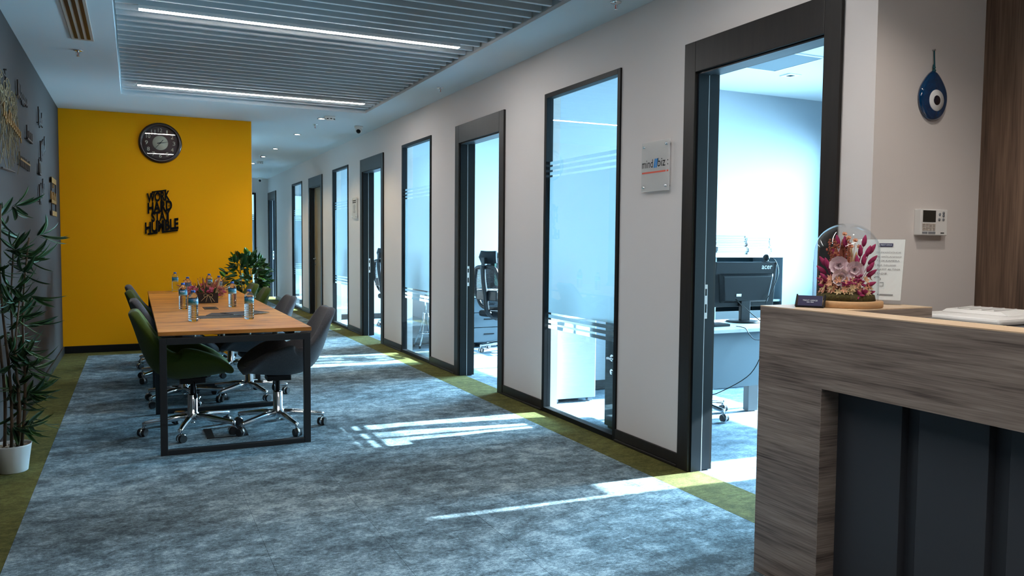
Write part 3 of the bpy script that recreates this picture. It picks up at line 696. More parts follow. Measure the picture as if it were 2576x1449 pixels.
# ------------------------------------------------------------------ yellow wall: clock and lettering
ck = thing('wall_clock', 'round dark brown wall clock with cream numerals on the yellow wall', 'clock', (0.296, YW, 2.503))
def ydisc(prof, name, m, par, n=48, flat=False):
    b = B(); b.M = Matrix.Rotation(PI/2, 4, 'X'); b.lathe(prof, n); return b.obj(name, m, par, not flat)
ydisc([(.19, .0), (.238, 0), (.243, .012), (.238, .03), (.222, .042), (.206, .04), (.197, .03), (.195, .018)], 'rim', 'clock_rim', ck)
ydisc([(.197, .030), (.2, .033), (.203, .030)], 'bezel', 'gold', ck)
ydisc([(0, .0), (.2, 0), (.2, .012), (0, .012)], 'dial', 'clock_face', ck)
cd = ydisc([(0, .012), (.086, .012), (.086, .0135), (0, .0135)], 'centre_disc', 'cream', ck)
for k in range(1, 13):
    a = PI/2-2*PI*k/12; r_ = .152
    me = textmesh(str(k), height=.046, fit=.030 if k != 1 and k < 10 else (.016 if k == 1 else .046), offset=0.0)
    me.transform(basis((1, 0, 0), (0, 0, 1), (r_*math.cos(a), -.0135, r_*math.sin(a)))); link('numeral', me, 'cream', ck)
lettering('QUARTZ', basis((1, 0, 0), (0, 0, 1), (0, -.0142, .045)), 'print_grey', cd, fit=.05) if False else None
def hand(ang, ln, w, tail, name, m, yy):
    b = B(); b.M = Matrix.Rotation(-ang, 4, 'Y'); b.hexa([(-w, yy, -tail), (w, yy, -tail), (w, yy+.0015, -tail), (-w, yy+.0015, -tail), (-w*.4, yy, ln), (w*.4, yy, ln), (w*.4, yy+.0015, ln), (-w*.4, yy+.0015, ln)]); return b.obj(name, m, ck)
hand(-D(80), .085, .0045, .035, 'hour_hand', 'print_black', -.019)
hand(D(140), .115, .0035, .05, 'minute_hand', 'print_black', -.022)
hand(-D(97), .09, .0012, .02, 'second_hand', 'print_grey', -.024)
ydisc([(0, .014), (.008, .014), (.008, .027), (0, .027)], 'pin', 'print_black', ck, 12)
ydisc([(0, .0285), (.196, .0285), (.196, .0305), (0, .0305)], 'glass_cover', 'glass_dome', ck, flat=True)

sg = thing('wall_lettering', 'black cut-out WORK HARD STAY HUMBLE sign on the yellow wall', 'sign', (0, YW, 0))
def wl_(X, Y): return .295+(X-340)/1055, 2.503-(Y-284)/966
def word(s, X0, X1, ytop, ybot, off):
    (xa, _), (xb, _) = wl_(X0, 0), wl_(X1, 0); z1, z0 = wl_(0, ytop)[1], wl_(0, ybot)[1]
    me = textmesh(s, fit=xb-xa, height=z1-z0, extrude=.08, offset=.0 + off, shear=math.tan(D(10)))
    for v_ in me.vertices: v_.co.z *= .1
    me.transform(basis((1, 0, 0), (0, 0, 1), ((xa+xb)/2, -.02, (z0+z1)/2))); return link('letters', me, 'print_black', sg)
word('WORK', 176, 442, 850, 965, .04); word('HARD', 182, 468, 960, 1085, .04); word('STAY', 222, 446, 1072, 1190, .04); word('HUMBLE', 148, 540, 1180, 1312, .04)
def zbar(X0, Y0, X1, Y1, t):
    (xa, za), (xb, zb) = wl_(X0, Y0), wl_(X1, Y1); t = t/966
    return B().hexa([(xa, -.028, za-t), (xb, -.028, zb-t), (xb, -.012, zb-t), (xa, -.012, za-t), (xa, -.028, za), (xb, -.028, zb), (xb, -.012, zb), (xa, -.012, za)]).obj('bar', 'print_black', sg)
zbar(238, 848, 402, 822, 15); zbar(178, 1335, 292, 1318, 18); zbar(345, 1312, 532, 1284, 18)
for (X, Ya, Yb) in ((394, 824, 880), (240, 848, 885), (286, 1180, 1330), (350, 1180, 1320), (420, 1080, 1290), (350, 940, 1090)):
    x, za = wl_(X, Ya); _, zb = wl_(X, Yb); B().box(x-.007, x+.007, -.027, -.012, zb, za).obj('bar', 'print_black', sg)
for (X, Y) in ((190, 900), (430, 1010), (240, 1130), (520, 1220), (170, 1290)):
    x, z = wl_(X, Y); B().tube([(x, -.013, z), (x, 0, z)], .006, 8).obj('standoff', 'print_black', sg)

# ------------------------------------------------------------------ left wall: cut-out words and thread hanging
def script_path(y0, y1, z0, h, slope, r, x):
    """cursive line: loops along y with taller letters here and there"""
    n = max(3, int((y1-y0)/.075)); P = []; amp = [h*(1.0 if q == 0 or r.random() < .25 else .55) for q in range(n)]; dn = [(-.35*h if r.random() < .2 else 0) for q in range(n)]
    for q in range(n):
        for k in range(10):
            a = 2*PI*k/10; s_ = (q+k/10)/n; P.append((x, y0+(y1-y0)*s_+.022*math.sin(a), z0+slope*s_+(amp[q]*(.5-.5*math.cos(a)) if a < PI*1.3 else amp[q]*(.5-.5*math.cos(a))+dn[q]*math.sin(a-PI*1.3))))
    P.append((x, y1, z0+slope)); return P
def wall_word(lab, y0, y1, z0, z1, seed, slope=0.0, bar=None, m='word_dark', n=None):
    """word cut from thin board: a cursive line, or upright strokes on a base stroke"""
    t = thing('wall_word', lab, 'wall decoration', (L, 0, 0), 0, 'cut-out words on the grey wall'); r = random.Random(seed); h = z1-z0
    if seed in (3, 5, 6):
        n = n or max(5, int((y1-y0)/.06))
        for k in range(n):
            y = y0+(y1-y0-.03)*k/(n-1); B().box(.012, .022, y, y+.024, z0+slope*k/(n-1), z0+slope*k/(n-1)+h*(1.2 if k == 0 else r.uniform(.75, .95))).obj('stroke', m, t)
        zm = z0+h*(.5 if bar else .02); B().hexa([(.012, y0, zm), (.024, y0, zm), (.024, y1, zm+slope), (.012, y1, zm+slope), (.012, y0, zm+.014), (.024, y0, zm+.014), (.024, y1, zm+slope+.014), (.012, y1, zm+slope+.014)]).obj('cross_stroke', bar or m, t)
    else:
        B().tube(script_path(y0, y1, z0, h, slope, r, .018), .0065, 5).obj('script', m, t, True)
        B().box(.012, .022, y0-.01, y0+.014, z0-.02, z1+.02).obj('initial', m, t)
    for y, dz in ((y0+.002, .0), (y1-.006, slope)): B().tube([(0, y, z0+.006+dz), (.014, y, z0+.006+dz)], .004, 6).obj('standoff', m, t)
wall_word('dark cut-out script word highest on the grey wall beside the thread hanging', 6.91, 7.45, 2.38, 2.48, 1)
wall_word('short dark cut-out word high on the grey wall near the ceiling corner', 8.29, 8.60, 2.365, 2.49, 2)
wall_word('dark cut-out word of a few tall strokes in the middle of the grey wall', 7.39, 7.76, 2.12, 2.215, 3)
wall_word('dark cut-out word slanting steeply upward, upper of the two slanting ones', 8.40, 8.80, 2.06, 2.20, 4, .11)
wall_word('brown cut-out word with a golden cross stroke on the grey wall', 6.91, 7.52, 1.875, 1.96, 5, 0, 'gold')
wall_word('tiny brown cut-out word between the two slanting words', 8.22, 8.38, 1.905, 2.02, 6, 0, None, 'word_dark', 4)
wall_word('brown cut-out word slanting steeply upward, lower of the two slanting ones', 8.24, 8.64, 1.66, 1.80, 8, .12)
t = thing('framed_word', 'tall open golden frame crossed by a cut-out word, nearest the yellow wall', 'wall decoration', (L, 0, 0))
B().box(.012, .024, 9.33, 9.86, 1.91, 1.965).obj('frame_bar', 'gold', t); B().box(.012, .024, 9.36, 9.86, 1.575, 1.625).obj('frame_bar', 'gold', t)
B().box(.012, .024, 9.33, 9.355, 1.58, 1.96).obj('frame_post', 'word_dark', t); B().box(.012, .024, 9.80, 9.82, 1.6, 1.95).obj('frame_post', 'word_dark', t)
b = B()
for k in range(7): b.box(.014, .028, 9.25+.085*k, 9.285+.085*k, 1.70, 1.82-.006*(k % 3)*3)
b.box(.014, .026, 9.25, 9.80, 1.705, 1.735).box(.014, .026, 9.52, 9.56, 1.86, 1.9).obj('letters', 'gold', t)
mc = thing('thread_hanging', 'wall hanging of tangled straw-coloured threads around a golden word', 'wall decoration', (L, 0, 0))
r = random.Random(5); b = B()
for k in range(46):
    y = r.uniform(6.0, 6.80); zt = r.uniform(2.22, 2.40); zb = r.uniform(1.78, 2.1); n = 7
    b.tube([(.02+.012*math.sin(i+k), y+.03*math.sin(i*1.7+k)+.04*(i/n)*r.uniform(-1, 1), zt+(zb-zt)*i/n) for i in range(n+1)], .0022, 4, False)
for k in range(16):
    y0 = r.uniform(5.98, 6.6); z0 = r.uniform(2.25, 2.38); rr = r.uniform(.05, .11)
    b.tube([(.025, y0+rr*math.sin(a*.6), z0+rr*.35*math.cos(a*.6)) for a in range(11)], .003, 4, False)
o = b.obj('threads', 'rope', mc); o['kind'] = 'stuff'
B().tube(script_path(5.98, 6.86, 2.11, .09, -.05, random.Random(2), .036), .0042, 5).obj('golden_word', 'gold', mc, True)
b = B().tube([(.01, 6.325, 2.46), (.012, 6.325, 2.2)], .005, 5).tube([(0.0, 6.325, 2.46), (.02, 6.325, 2.46)], .006, 6).tube([(.02, 5.95, 2.41), (.02, 6.36, 2.405)], .005, 5).tube([(.02, 6.0, 1.785), (.02, 6.6, 1.80)], .006, 5)
b.obj('rods', 'word_dark', mc)

# ------------------------------------------------------------------ plants
bp = thing('bamboo_plant', 'artificial bamboo plant in a white pot against the grey wall', 'potted plant', (-0.655, 5.30, 0))
B().lathe([(0, 0), (.072, 0), (.077, .004), (.097, .150), (.099, .158), (.094, .158), (.090, .146), (.072, .02)], 32).obj('pot', 'pot_white', bp, True)
B().lathe([(0, .138), (.089, .138), (.088, .13), (0, .13)], 24).obj('soil', 'soil', bp)
r = random.Random(11); wall = -0.776+.655
peb = premesh(B().sphere((0, 0, 0), .012, 7, 5, (1, .8, .6)), 'pebble', 'pebble')
for k in range(46):
    a, q = r.uniform(0, 6.28), .078*math.sqrt(r.random()); o = link('pebble', peb, None, bp); o.location = (q*math.cos(a), q*math.sin(a), .142); o.rotation_euler = (0, 0, r.uniform(0, 3)); s_ = r.uniform(.7, 1.3); o.scale = (s_, s_, s_)
blm = leaf_mesh('leaf', .155, .025, 'leaf_bamboo', .2, -.32, 7)
stems = [((.045, .0), (.10, .01), 1.34), ((.02, .03), (.02, .05), 1.30), ((.0, -.03), (-.03, -.02), 1.52), ((-.04, .02), (-.06, .06), 1.40), ((.03, -.05), (.06, -.10), 1.0)]
for (a, c, h_) in stems:
    pts = [(a[0]+(c[0]-a[0])*s+.012*math.sin(7*s), a[1]+(c[1]-a[1])*s, .13+(h_-.13)*s) for s in [i/9 for i in range(10)]]
    B().tube(pts, [.009-.0045*i/9 for i in range(10)], 8).obj('stem', 'bark', bp, True)
    for k in range(10):
        sN = .12+.88*k/9+r.uniform(-.04, .04); sN = min(max(sN, .05), .999); i = min(int(sN*9), 8); node = Vector(pts[i]).lerp(Vector(pts[i+1]), sN*9-i)
        a0 = r.uniform(-1.9, 1.9) if node.x < .03 else r.uniform(-2.3, 2.3); br = Vector((math.cos(a0), math.sin(a0), r.uniform(.1, .7)))*r.uniform(.03, .09)
        for q in range(5 if k < 8 else 7):
            a_ = a0+r.uniform(-1.3, 1.3); d_ = Vector((math.cos(a_), math.sin(a_), r.uniform(-.9, .9))); sc_ = r.uniform(.75, 1.2); p = node+br*r.uniform(.5, 1.1)
            p.x = max(p.x, wall+.045)
            if p.x+d_.normalized().x*.155*sc_ < wall+.045: d_.x = abs(d_.x)*.5
            o = link('leaf', blm, None, bp); aim(o, p, d_, r.uniform(-.9, .9), sc_)
fp = thing('ficus_plant', 'bushy green ficus in a pot at the far end of the table', 'potted plant', (1.20, 9.98, 0))
B().lathe([(0, 0), (.12, 0), (.13, .01), (.165, .28), (.17, .30), (.16, .30), (.155, .27), (.12, .02)], 28).obj('pot', 'planter', fp, True)
B().lathe([(0, .26), (.155, .26), (.155, .24), (0, .24)], 20).obj('soil', 'soil', fp)
lfd = leaf_mesh('leaf', .088, .044, 'leaf_dark', .25, -.15, 5); lfl = leaf_mesh('leaf', .082, .042, 'leaf_lime', .2, -.1, 5)
r = random.Random(21)
for k in range(7):
    a = 2*PI*k/7+r.uniform(-.3, .3); q = r.uniform(.08, .20); h_ = r.uniform(.85, 1.1)
    B().tube([(.02*math.cos(a), .02*math.sin(a), .25), (q*.4*math.cos(a), q*.4*math.sin(a), .55), (q*math.cos(a), q*math.sin(a), h_)], [.009, .007, .004], 6).obj('stem', 'bark', fp, True)
for k in range(290):
    th, ph = r.uniform(0, 6.28), math.acos(r.uniform(-.75, 1)); q = (.55+.45*r.random())
    d_ = Vector((math.sin(ph)*math.cos(th), math.sin(ph)*math.sin(th), math.cos(ph))); q = .35+.65*r.random()**.6
    p = Vector((d_.x*.265*q, d_.y*.23*q, .875+d_.z*.31*q))
    o = link('leaf', lfl if r.random() < .16 else lfd, None, fp); aim(o, p, d_+Vector((r.uniform(-.7, .7), r.uniform(-.7, .7), r.uniform(-.9, .5))), r.uniform(-1, 1), r.uniform(.95, 1.55))

# ------------------------------------------------------------------ right wall signs
def acrylic_sign(name, lab, y0, y1, z0, z1):
    t = thing(name, lab, 'sign', (R, 0, 0))
    B().box(-.026, -.021, y0, y1, z0, z1).obj('plate', 'frost_acrylic', t, False, .001)
    for y in (y0+.028, y1-.028):
        for z in (z0+.028, z1-.028): B().tube([(0, y, z), (-.034, y, z)], [.006, .008], 12).obj('standoff', 'chrome', t, True)
    return t
XW, YWv = (0, -1, 0), (0, 0, 1)
s1 = acrylic_sign('acrylic_sign', 'frosted acrylic sign with blue slashes and a red line beside an open door', 3.94, 4.23, 1.66, 1.966)
yc = (3.94+4.23)/2
lettering('mind', basis(XW, YWv, (-.0265, 4.165, 1.832)), 'print_black', s1, fit=.115, height=.05)
for k in range(2):
    B().hexa([(-.027, 4.098-.018*k, 1.803), (-.0262, 4.098-.018*k, 1.803), (-.0262, 4.085-.018*k, 1.803), (-.027, 4.085-.018*k, 1.803), (-.027, 4.088-.018*k, 1.858), (-.0262, 4.088-.018*k, 1.858), (-.0262, 4.075-.018*k, 1.858), (-.027, 4.075-.018*k, 1.858)]).obj('slash', 'print_blue', s1)
lettering('biz', basis(XW, YWv, (-.0265, 4.018, 1.834)), 'print_black', s1, fit=.078, height=.052)
lettering(':', basis(XW, YWv, (-.0265, 3.955, 1.828)), 'print_black', s1, fit=.008, height=.032)
B().box(-.0268, -.0262, 3.975, 4.222, 1.772, 1.782).box(-.0268, -.0262, 3.948, 3.965, 1.772, 1.782).obj('red_line', 'print_red', s1)
s2 = acrylic_sign('acrylic_sign', 'frosted acrylic sign with dark heading beside the third open door', 11.38, 11.665, 1.675, 1.98)
B().box(-.0268, -.0262, 11.43, 11.62, 1.925, 1.937).box(-.0268, -.0262, 11.43, 11.62, 1.90, 1.912).obj('heading', 'print_black', s2)
b = B()
for k in range(7):
    z = 1.865-.018*k; w_ = .05+.03*((k*3) % 4)/4; b.box(-.0268, -.0262, 11.525-w_, 11.525+w_*.8, z, z+.008)
b.obj('printed_lines', 'print_grey', s2)

# ------------------------------------------------------------------ reception
RX = 2.278; RY1 = 2.468; RZ = 1.09
rd = thing('reception_desk', 'grey-brown wood reception counter with recessed dark grey panels', 'reception desk', (0, 0, 0))
RYN = 0.1
b = B().box(RX, RX+0.145, 2.143, RY1, 0, RZ-0.004)
b.obj('end_pier', 'rec_wood', rd); B().box(RX, RX+0.145, 2.1405, 2.143, 0, 0.805).obj('reveal_board', 'rec_wood_across', rd)
B().box(RX, RX+0.145, RYN, 2.143, 0.805, RZ-0.004).obj('apron', 'rec_wood', rd)
B().box(RX, RX+0.145, RYN, RYN+0.3, 0, 0.805).obj('end_pier', 'rec_wood', rd)
B().box(RX, RX+0.145, RYN, RY1, RZ-0.004, RZ).obj('counter_top', 'rec_top', rd)
for x0, y0, y1 in ((2.365, 1.866, 2.140), (2.40, 1.80, 1.866), (2.365, 1.557, 1.80), (2.40, 1.49, 1.557), (2.365, 1.25, 1.49), (2.40, 1.18, 1.25), (2.365, .93, 1.18), (2.40, .86, .93), (2.365, .4, .86)):
    B().box(x0, 2.424, y0, y1, 0, .805).obj('grey_panel', 'rec_grey', rd, False, .001)
B().box(RX+.145, 2.90, 2.168, RY1, RZ-.042, RZ-.004).obj('return_shelf', 'rec_wood_across', rd)
B().box(RX+.145, 2.90, 2.168, RY1, RZ-.004, RZ).obj('return_top', 'rec_top', rd)
B().box(RX+.145, 2.90, RY1-.02, RY1, 0, RZ-.042).obj('return_panel', 'rec_wood', rd)
B().box(RX+.147, 3.10, RYN, 2.44, .72, .745).obj('worktop', 'white', rd)
B().box(3.02, 3.06, RYN+.1, 2.40, 0, .72).obj('support', 'rec_grey', rd)

pr = thing('printer', 'white and grey office printer behind the reception counter', 'printer', (2.96, 1.93, .7455), D(4))
B().box(0, .38, 0, .36, 0, .285).obj('body', 'grey_plastic', pr, False, .012)
B().box(-.004, .384, -.004, .364, .287, .312).obj('lid', 'white', pr, False, .01)
b = B().hexa([(.17, .06, .312), (.37, .06, .312), (.37, .34, .312), (.17, .34, .312), (.19, .10, .325), (.37, .10, .330), (.37, .33, .330), (.19, .33, .325)]); b.obj('document_feeder', 'white', pr, False, .004)
for k in range(4): B().box(.20, .36, .13+.05*k, .135+.05*k, .326, .332).obj('rib', 'white', pr)

# glass cloche of dried flowers
cl = thing('flower_cloche', 'glass dome of pink and magenta dried flowers on a wooden base', 'flower dome', (2.575, 2.312, RZ))
B().lathe([(0, 0), (.136, 0), (.140, .003), (.140, .023), (.137, .026), (0, .026)], 48).obj('base', 'beige_disc', cl, True)
dm = []
for k in range(13): a = PI/2*k/12; dm.append((.124*math.cos(a), .215+.118*math.sin(a)))
B().lathe([(.124, .026)]+dm, 48).obj('dome', 'glass_dome', cl, True)
B().lathe([(0, .026), (.112, .026), (.108, .048), (.08, .062), (0, .07)], 28).obj('moss', 'moss', cl, True)
r = random.Random(4)
rt_ = Vector((.70, -.714, 0)); fw_ = Vector((-.714, -.70, 0))          # across and towards the visitor side
def cp(a, f, z): return rt_*a+fw_*f+Vector((0, 0, z))
for (a, f, z, s_) in ((-.03, .035, .165, .042), (.028, .045, .148, .040), (-.022, .06, .118, .038)):
    b = B()
    for ring, (n, rr, tilt) in enumerate(((3, .35, 1.35), (5, .7, 1.0), (6, 1.0, .55))):
        for k in range(n):
            an = 2*PI*k/n+ring*.5; d_ = (rt_*math.cos(an)+Vector((0, 0, 1))*math.sin(an)); out = (d_*math.cos(tilt)+fw_*math.sin(tilt)).normalized(); sd = fw_.cross(d_).normalized(); p = cp(a, f, z)
            w_ = s_*rr*.62; l_ = s_*rr
            vs = [b._v(p), b._v(p+out*l_*.6+sd*w_), b._v(p+out*l_+fw_*l_*.25+sd*w_*.45), b._v(p+out*l_+fw_*l_*.25-sd*w_*.45), b._v(p+out*l_*.6-sd*w_)]; b.bm.faces.new(vs)
    b.obj('rose', 'rose', cl)
tails = [(-.075, .0, .16, -.6, .9), (-.085, .01, .13, -.8, .7), (-.065, .02, .15, -.35, 1), (-.09, .02, .09, -.9, .5), (-.08, .04, .07, -.7, .3), (-.07, .05, .10, -.6, .6),
         (.06, .0, .24, .15, 1), (.05, .0, .2, 0, 1), (.07, .01, .2, .35, 1), (.08, .0, .21, .6, 1), (.085, .0, .17, .7, .8), (.06, .02, .165, .1, 1), (.075, .02, .14, .5, .8), (.05, .03, .13, -.2, 1), (.04, .03, .16, -.1, 1), (.09, .01, .12, .6, .5),
         (-.005, .0, .235, -.1, 1), (-.03, -.01, .24, -.2, 1), (.085, .02, .08, .8, .4), (.08, .03, .05, .6, .2), (-.04, .0, .19, -.3, 1)]
for (a, f, z, da, dz) in tails:
    b = B(); p = cp(a, f, z); d_ = (rt_*da+Vector((0, 0, dz))+fw_*.1).normalized()
    tip = p+d_*.048
    if tip.xy.length > .112: p.xy -= tip.xy*(1-.112/tip.xy.length)
    plume(b, p, d_, .048, .0095, 8); b.tube([cp(a*.4, f*.4, .06), p], .0012, 5); b.obj('bunny_tail', 'magenta', cl, True)
for (a, f, z0, z1, rr) in ((-.012, -.02, .10, .27, .016), (.012, -.03, .10, .25, .015), (-.035, -.03, .10, .25, .014), (.03, -.035, .09, .22, .012)):
    b = B(); plume(b, cp(a, f, z0), Vector((0, 0, 1))+rt_*a*2, z1-z0, rr, 9); b.obj('grass_plume', 'rust' if a < 0 else 'straw', cl, True)
b0 = [(.02, .075, .10), (.04, .07, .115), (.0, .08, .09), (.05, .065, .095), (.06, .075, .055), (.045, .085, .05)]
for (a, f, z) in b0:
    b = B()
    for k in range(9): plume(b, cp(a, f, z), (rt_*r.uniform(-1, 1)+Vector((0, 0, r.uniform(-.6, 1)))+fw_*.6), .026, .005, 5)
    b.obj('magenta_tuft', 'magenta', cl, True)
for k in range(64):
    an = r.uniform(-1.6, 1.6); q = r.uniform(.068, .096); a, f = q*math.sin(an), q*math.cos(an); z = r.uniform(.05, .115); b = B()
    star(b, cp(a, f, z), rt_*math.sin(an)+fw_*math.cos(an)+Vector((0, 0, .4)), .017, 6, .22); star(b, cp(a, f, z), rt_*math.sin(an)+fw_*math.cos(an)+Vector((0, 0, .4)), .010, 5, .3)
    b.obj('star_flower', r.choice(['peach', 'peach', 'straw']), cl)
for k in range(18):
    a, f = r.uniform(-.065, .01), r.uniform(-.03, .03); b = B(); p0 = cp(a*.5, f*.5, .06); p1 = cp(a*1.1, f, r.uniform(.2, .27)); b.tube([p0, p1], .0012, 5)
    for q in range(12): b.sphere(p0.lerp(p1, .45+.55*q/11)+Vector((r.uniform(-.01, .01), r.uniform(-.01, .01), 0)), .005, 5, 4)
    b.obj('millet_sprig', 'rust', cl)
for (a, f, z) in ((.005, .01, .27), (.03, .0, .26), (.015, .02, .235), (.045, .0, .235), (-.01, .0, .285)):
    b = B(); star(b, cp(a, f, z), rt_*.3+Vector((0, 0, 1)), .012, 7, .3); star(b, cp(a, f, z+.003), fw_+Vector((0, 0, .6)), .012, 7, .3); b.tube([cp(a*.4, f, .06), cp(a, f, z)], .0011, 5); b.obj('dried_blossom', 'peach', cl)

# business card holder
ch = thing('card_holder', 'black business card holder with a navy card on the reception counter', 'card holder', (2.392, 2.318, RZ), math.atan2(-.085, .06))
B().box(-.052, .052, -.022, .03, 0, .006).obj('tray', 'plastic_black', ch, False, .001)
for sx in (-1, 1):
    b = B(); b.M = basis((0, 1, 0), (0, 0, 1), (0, 0, 0)); b.prism([(-.022, .004), (.03, .004), (.030, .046), (.020, .05)], sx*.052-.0025, sx*.052+.0025); b.obj('side', 'plastic_black', ch)
M_ = Matrix.Translation((0, -.010, .0065)) @ Matrix.Rotation(-D(25), 4, 'X')
b = B(); b.M = M_; b.box(-.045, .045, 0, .010, 0, .043); b.obj('cards', 'paper', ch)
b = B(); b.M = M_; b.box(-.0455, .0455, -.001, 0, 0, .043); cdn = b.obj('front_card', 'navy', ch)
Mt = M_ @ basis((1, 0, 0), (0, 0, 1), (0, -.0014, .0225)); me = textmesh('TREXT OFFICE', fit=.055); me.transform(Mt); link('lettering', me, 'label_white', cdn)
b = B(); b.M = M_ @ basis((1, 0, 0), (0, 0, 1), (0, -.0014, .0155)); b.box(-.012, -.001, -.001, .001, 0, .0002).box(.002, .014, -.001, .001, 0, .0002); b.obj('small_print', 'label_white', cdn)

# acrylic notice stand
ns = thing('notice_stand', 'clear acrylic stand with a printed camera notice behind the flower dome', 'sign', (2.791, 2.363, RZ), math.atan2(-.866, .5))
wd, ht = .215, .285; tilt = D(16)
MN = Matrix.Rotation(-tilt, 4, 'X')
b = B(); b.M = MN; b.box(-wd/2, wd/2, -.002, 0, .003, ht); b.obj('front_sheet', 'acrylic', ns)
b = B(); b.M = MN; b.box(-wd/2+.003, wd/2-.003, .0003, .001, .02, ht-.003); pp = b.obj('paper', 'paper', ns)
B().box(-wd/2, wd/2, -.002, .06, 0, .003).obj('foot', 'acrylic', ns)
def nl(s_, x, z, w_, h_, m='print_grey'):
    me = textmesh(s_, fit=w_, height=h_); me.transform(MN @ basis((1, 0, 0), (0, 0, 1), (x, -.0024, z))); return link('lettering', me, m, pp)
b = B(); b.M = MN; b.box(.005, .06, -.0026, -.0022, .250, .264); hb = b.obj('header', 'navy', pp)
me = textmesh('TREXT OFFICE', fit=.045, height=.005); me.transform(MN @ basis((1, 0, 0), (0, 0, 1), (.033, -.0029, .257))); link('lettering', me, 'label_white', hb)
for k, (s_, x, w_) in enumerate((('İZ İÇERİSİNDE', .045, .095), ('N SAĞLANMASI', .05, .09), ('7 / 24 KAMERA', .045, .09), ('İ İLE İZLEME', .036, .085), ('KAYIT ALTINA', .05, .09), ('KTADIR.', .022, .052))):
    nl(s_, x, .225-.0185*k, w_, .0075)
b = B(); b.M = MN @ basis((1, 0, 0), (0, 0, 1), (.008, -.0024, .108))
for k in range(8):
    a0, a1 = PI*k/8-.6, PI*(k+1)/8-.6; b.tube([(.014*math.cos(a0), .010*math.sin(a0), 0), (.014*math.cos(a1), .010*math.sin(a1), 0)], .0008, 4)
b.tube([(.01, -.03, 0), (.026, -.03, 0), (.026, -.014, 0), (.01, -.014, 0)], .0009, 4); b.obj('camera_icon', 'print_black', pp)
b = B(); b.M = MN; b.box(.015, .075, -.0026, -.0022, .040, .044); b.obj('small_print', 'print_grey', pp)

# evil-eye ornament and intercom on the reception wall
ev = thing('evil_eye', 'large blue glass evil-eye ornament hanging on a teal cord', 'wall ornament', (3.281, 2.5, 2.005))
def ry(prof2, name, m, par, yoff, th):
    b = B(); b.M = basis((1, 0, 0), (0, 0, 1), (0, -yoff, 0)); b.prism(prof2, 0, th); return b
drop = []
for k in range(40):
    a = 2*PI*k/40+PI/2; rr = 1.0; x = .091*math.cos(a); z = .100*math.sin(a)
    if math.sin(a) > 0: z += .022*math.sin(a)**6; x *= 1-.10*math.sin(a)**3
    drop.append((x, z))
b = B(); rows = []
for s_, y in ((1.0, .004), (1.0, .012), (.93, .020), (.82, .0235), (.4, .025)): rows.append([b._v((x*s_, -y, z*s_)) for x, z in drop])
b.bm.faces.new(rows[0]); b.bm.faces.new(rows[-1])
for q0, q1 in zip(rows, rows[1:]):
    for k in range(40): b.bm.faces.new((q0[k], q0[(k+1) % 40], q1[(k+1) % 40], q1[k]))
b.obj('blue_drop', 'eye_blue', ev, True)
def eye(r0, y, name, m):
    b = B(); b.M = Matrix.Translation((.006, 0, -.012)) @ Matrix.Rotation(PI/2, 4, 'X'); b.lathe([(0, y), (r0*.97, y), (r0, y-.002), (r0, y-.006)], 32); return b.obj(name, m, ev, True)
eye(.048, .027, 'white_ring', 'eye_white'); eye(.022, .0282, 'pupil', 'eye_dark')
B().tube([(0, -.012, .115), (.002, -.012, .14), (0, -.008, .215)], .003, 8).sphere((0, -.012, .122), .008, 8, 6).sphere((0, -.011, .136), .007, 8, 6).sphere((0, -.010, .146), .006, 8, 6).obj('cord', 'string_teal', ev, True)
B().tube([(0, 0, .215), (0, -.014, .215)], .004, 8).obj('nail', 'steel', ev)
ic = thing('intercom', 'white wall intercom with a small dark screen and keypad', 'intercom', (3.20, 2.5, 1.384))
B().box(0, .18, -.034, 0, 0, .118).obj('housing', 'white', ic, False, .003)
B().box(.014, .098, -.0355, -.034, .060, .112).obj('screen', 'screen', ic)
for j in range(4):
    for k in range(4): B().box(.012+.022*k, .030+.022*k, -.0362, -.034, .022+.0085*j, .0275+.0085*j).obj('key', 'vent_cream', ic)
B().box(.012, .045, -.036, -.034, .007, .016).box(.052, .098, -.036, -.034, .007, .016).obj('function_key', 'grey_plastic', ic)
for (x, z) in ((.125, .096), (.15, .102), (.15, .09), (.122, .072), (.15, .072)):
    b = B(); b.M = Matrix.Translation((x, -.034, z)) @ Matrix.Rotation(PI/2, 4, 'X'); b.lathe([(0, .002), (.007, .002), (.007, 0)], 14); b.obj('button', 'grey_plastic', ic, True)
B().box(.135, .158, -.0352, -.034, .009, .013).obj('badge', 'print_black', ic)

# ------------------------------------------------------------------ first office
dk = thing('office_desk', 'white-topped office desk with a grey modesty panel in the first office', 'desk', (0, 0, 0))
B().box(3.27, 4.75, 4.38, 5.0, .715, .74).obj('desk_top', 'desk_top', dk, False, .002)
B().box(3.30, 4.70, 4.46, 4.48, .31, .715).obj('modesty_panel', 'desk_panel', dk)
for x in (3.30, 4.44):
    B().box(x, x+.10, 4.92, 4.98, 0, .715).obj('leg', 'desk_leg', dk, False, .002)
    B().box(x+.02, x+.08, 4.48, 4.92, .66, .715).obj('cross_bar', 'desk_leg', dk)
    B().box(x, x+.10, 4.50, 4.56, .3, .715).obj('leg', 'desk_leg', dk, False, .002)
mo = thing('monitor', 'black computer monitor seen from behind on the office desk', 'monitor', (4.24, 4.78, .74), D(-3))
mb = B(); mb.M = Matrix.Translation((0, 0, .12)) @ Matrix.Rotation(D(6), 4, 'X')
mb.box(-.285, .285, 0, .022, 0, .345); pb = mb.obj('bezel', 'plastic_black', mo, False, .003)
mb = B(); mb.M = Matrix.Translation((0, 0, .12)) @ Matrix.Rotation(D(6), 4, 'X')
mb.hexa([(-.23, 0, .03), (.23, 0, .03), (.26, 0, .26), (-.26, 0, .26), (-.20, -.03, .05), (.20, -.03, .05), (.23, -.03, .24), (-.23, -.03, .24)]); mb.obj('rear_housing', 'plastic_black', mo, False, .006)
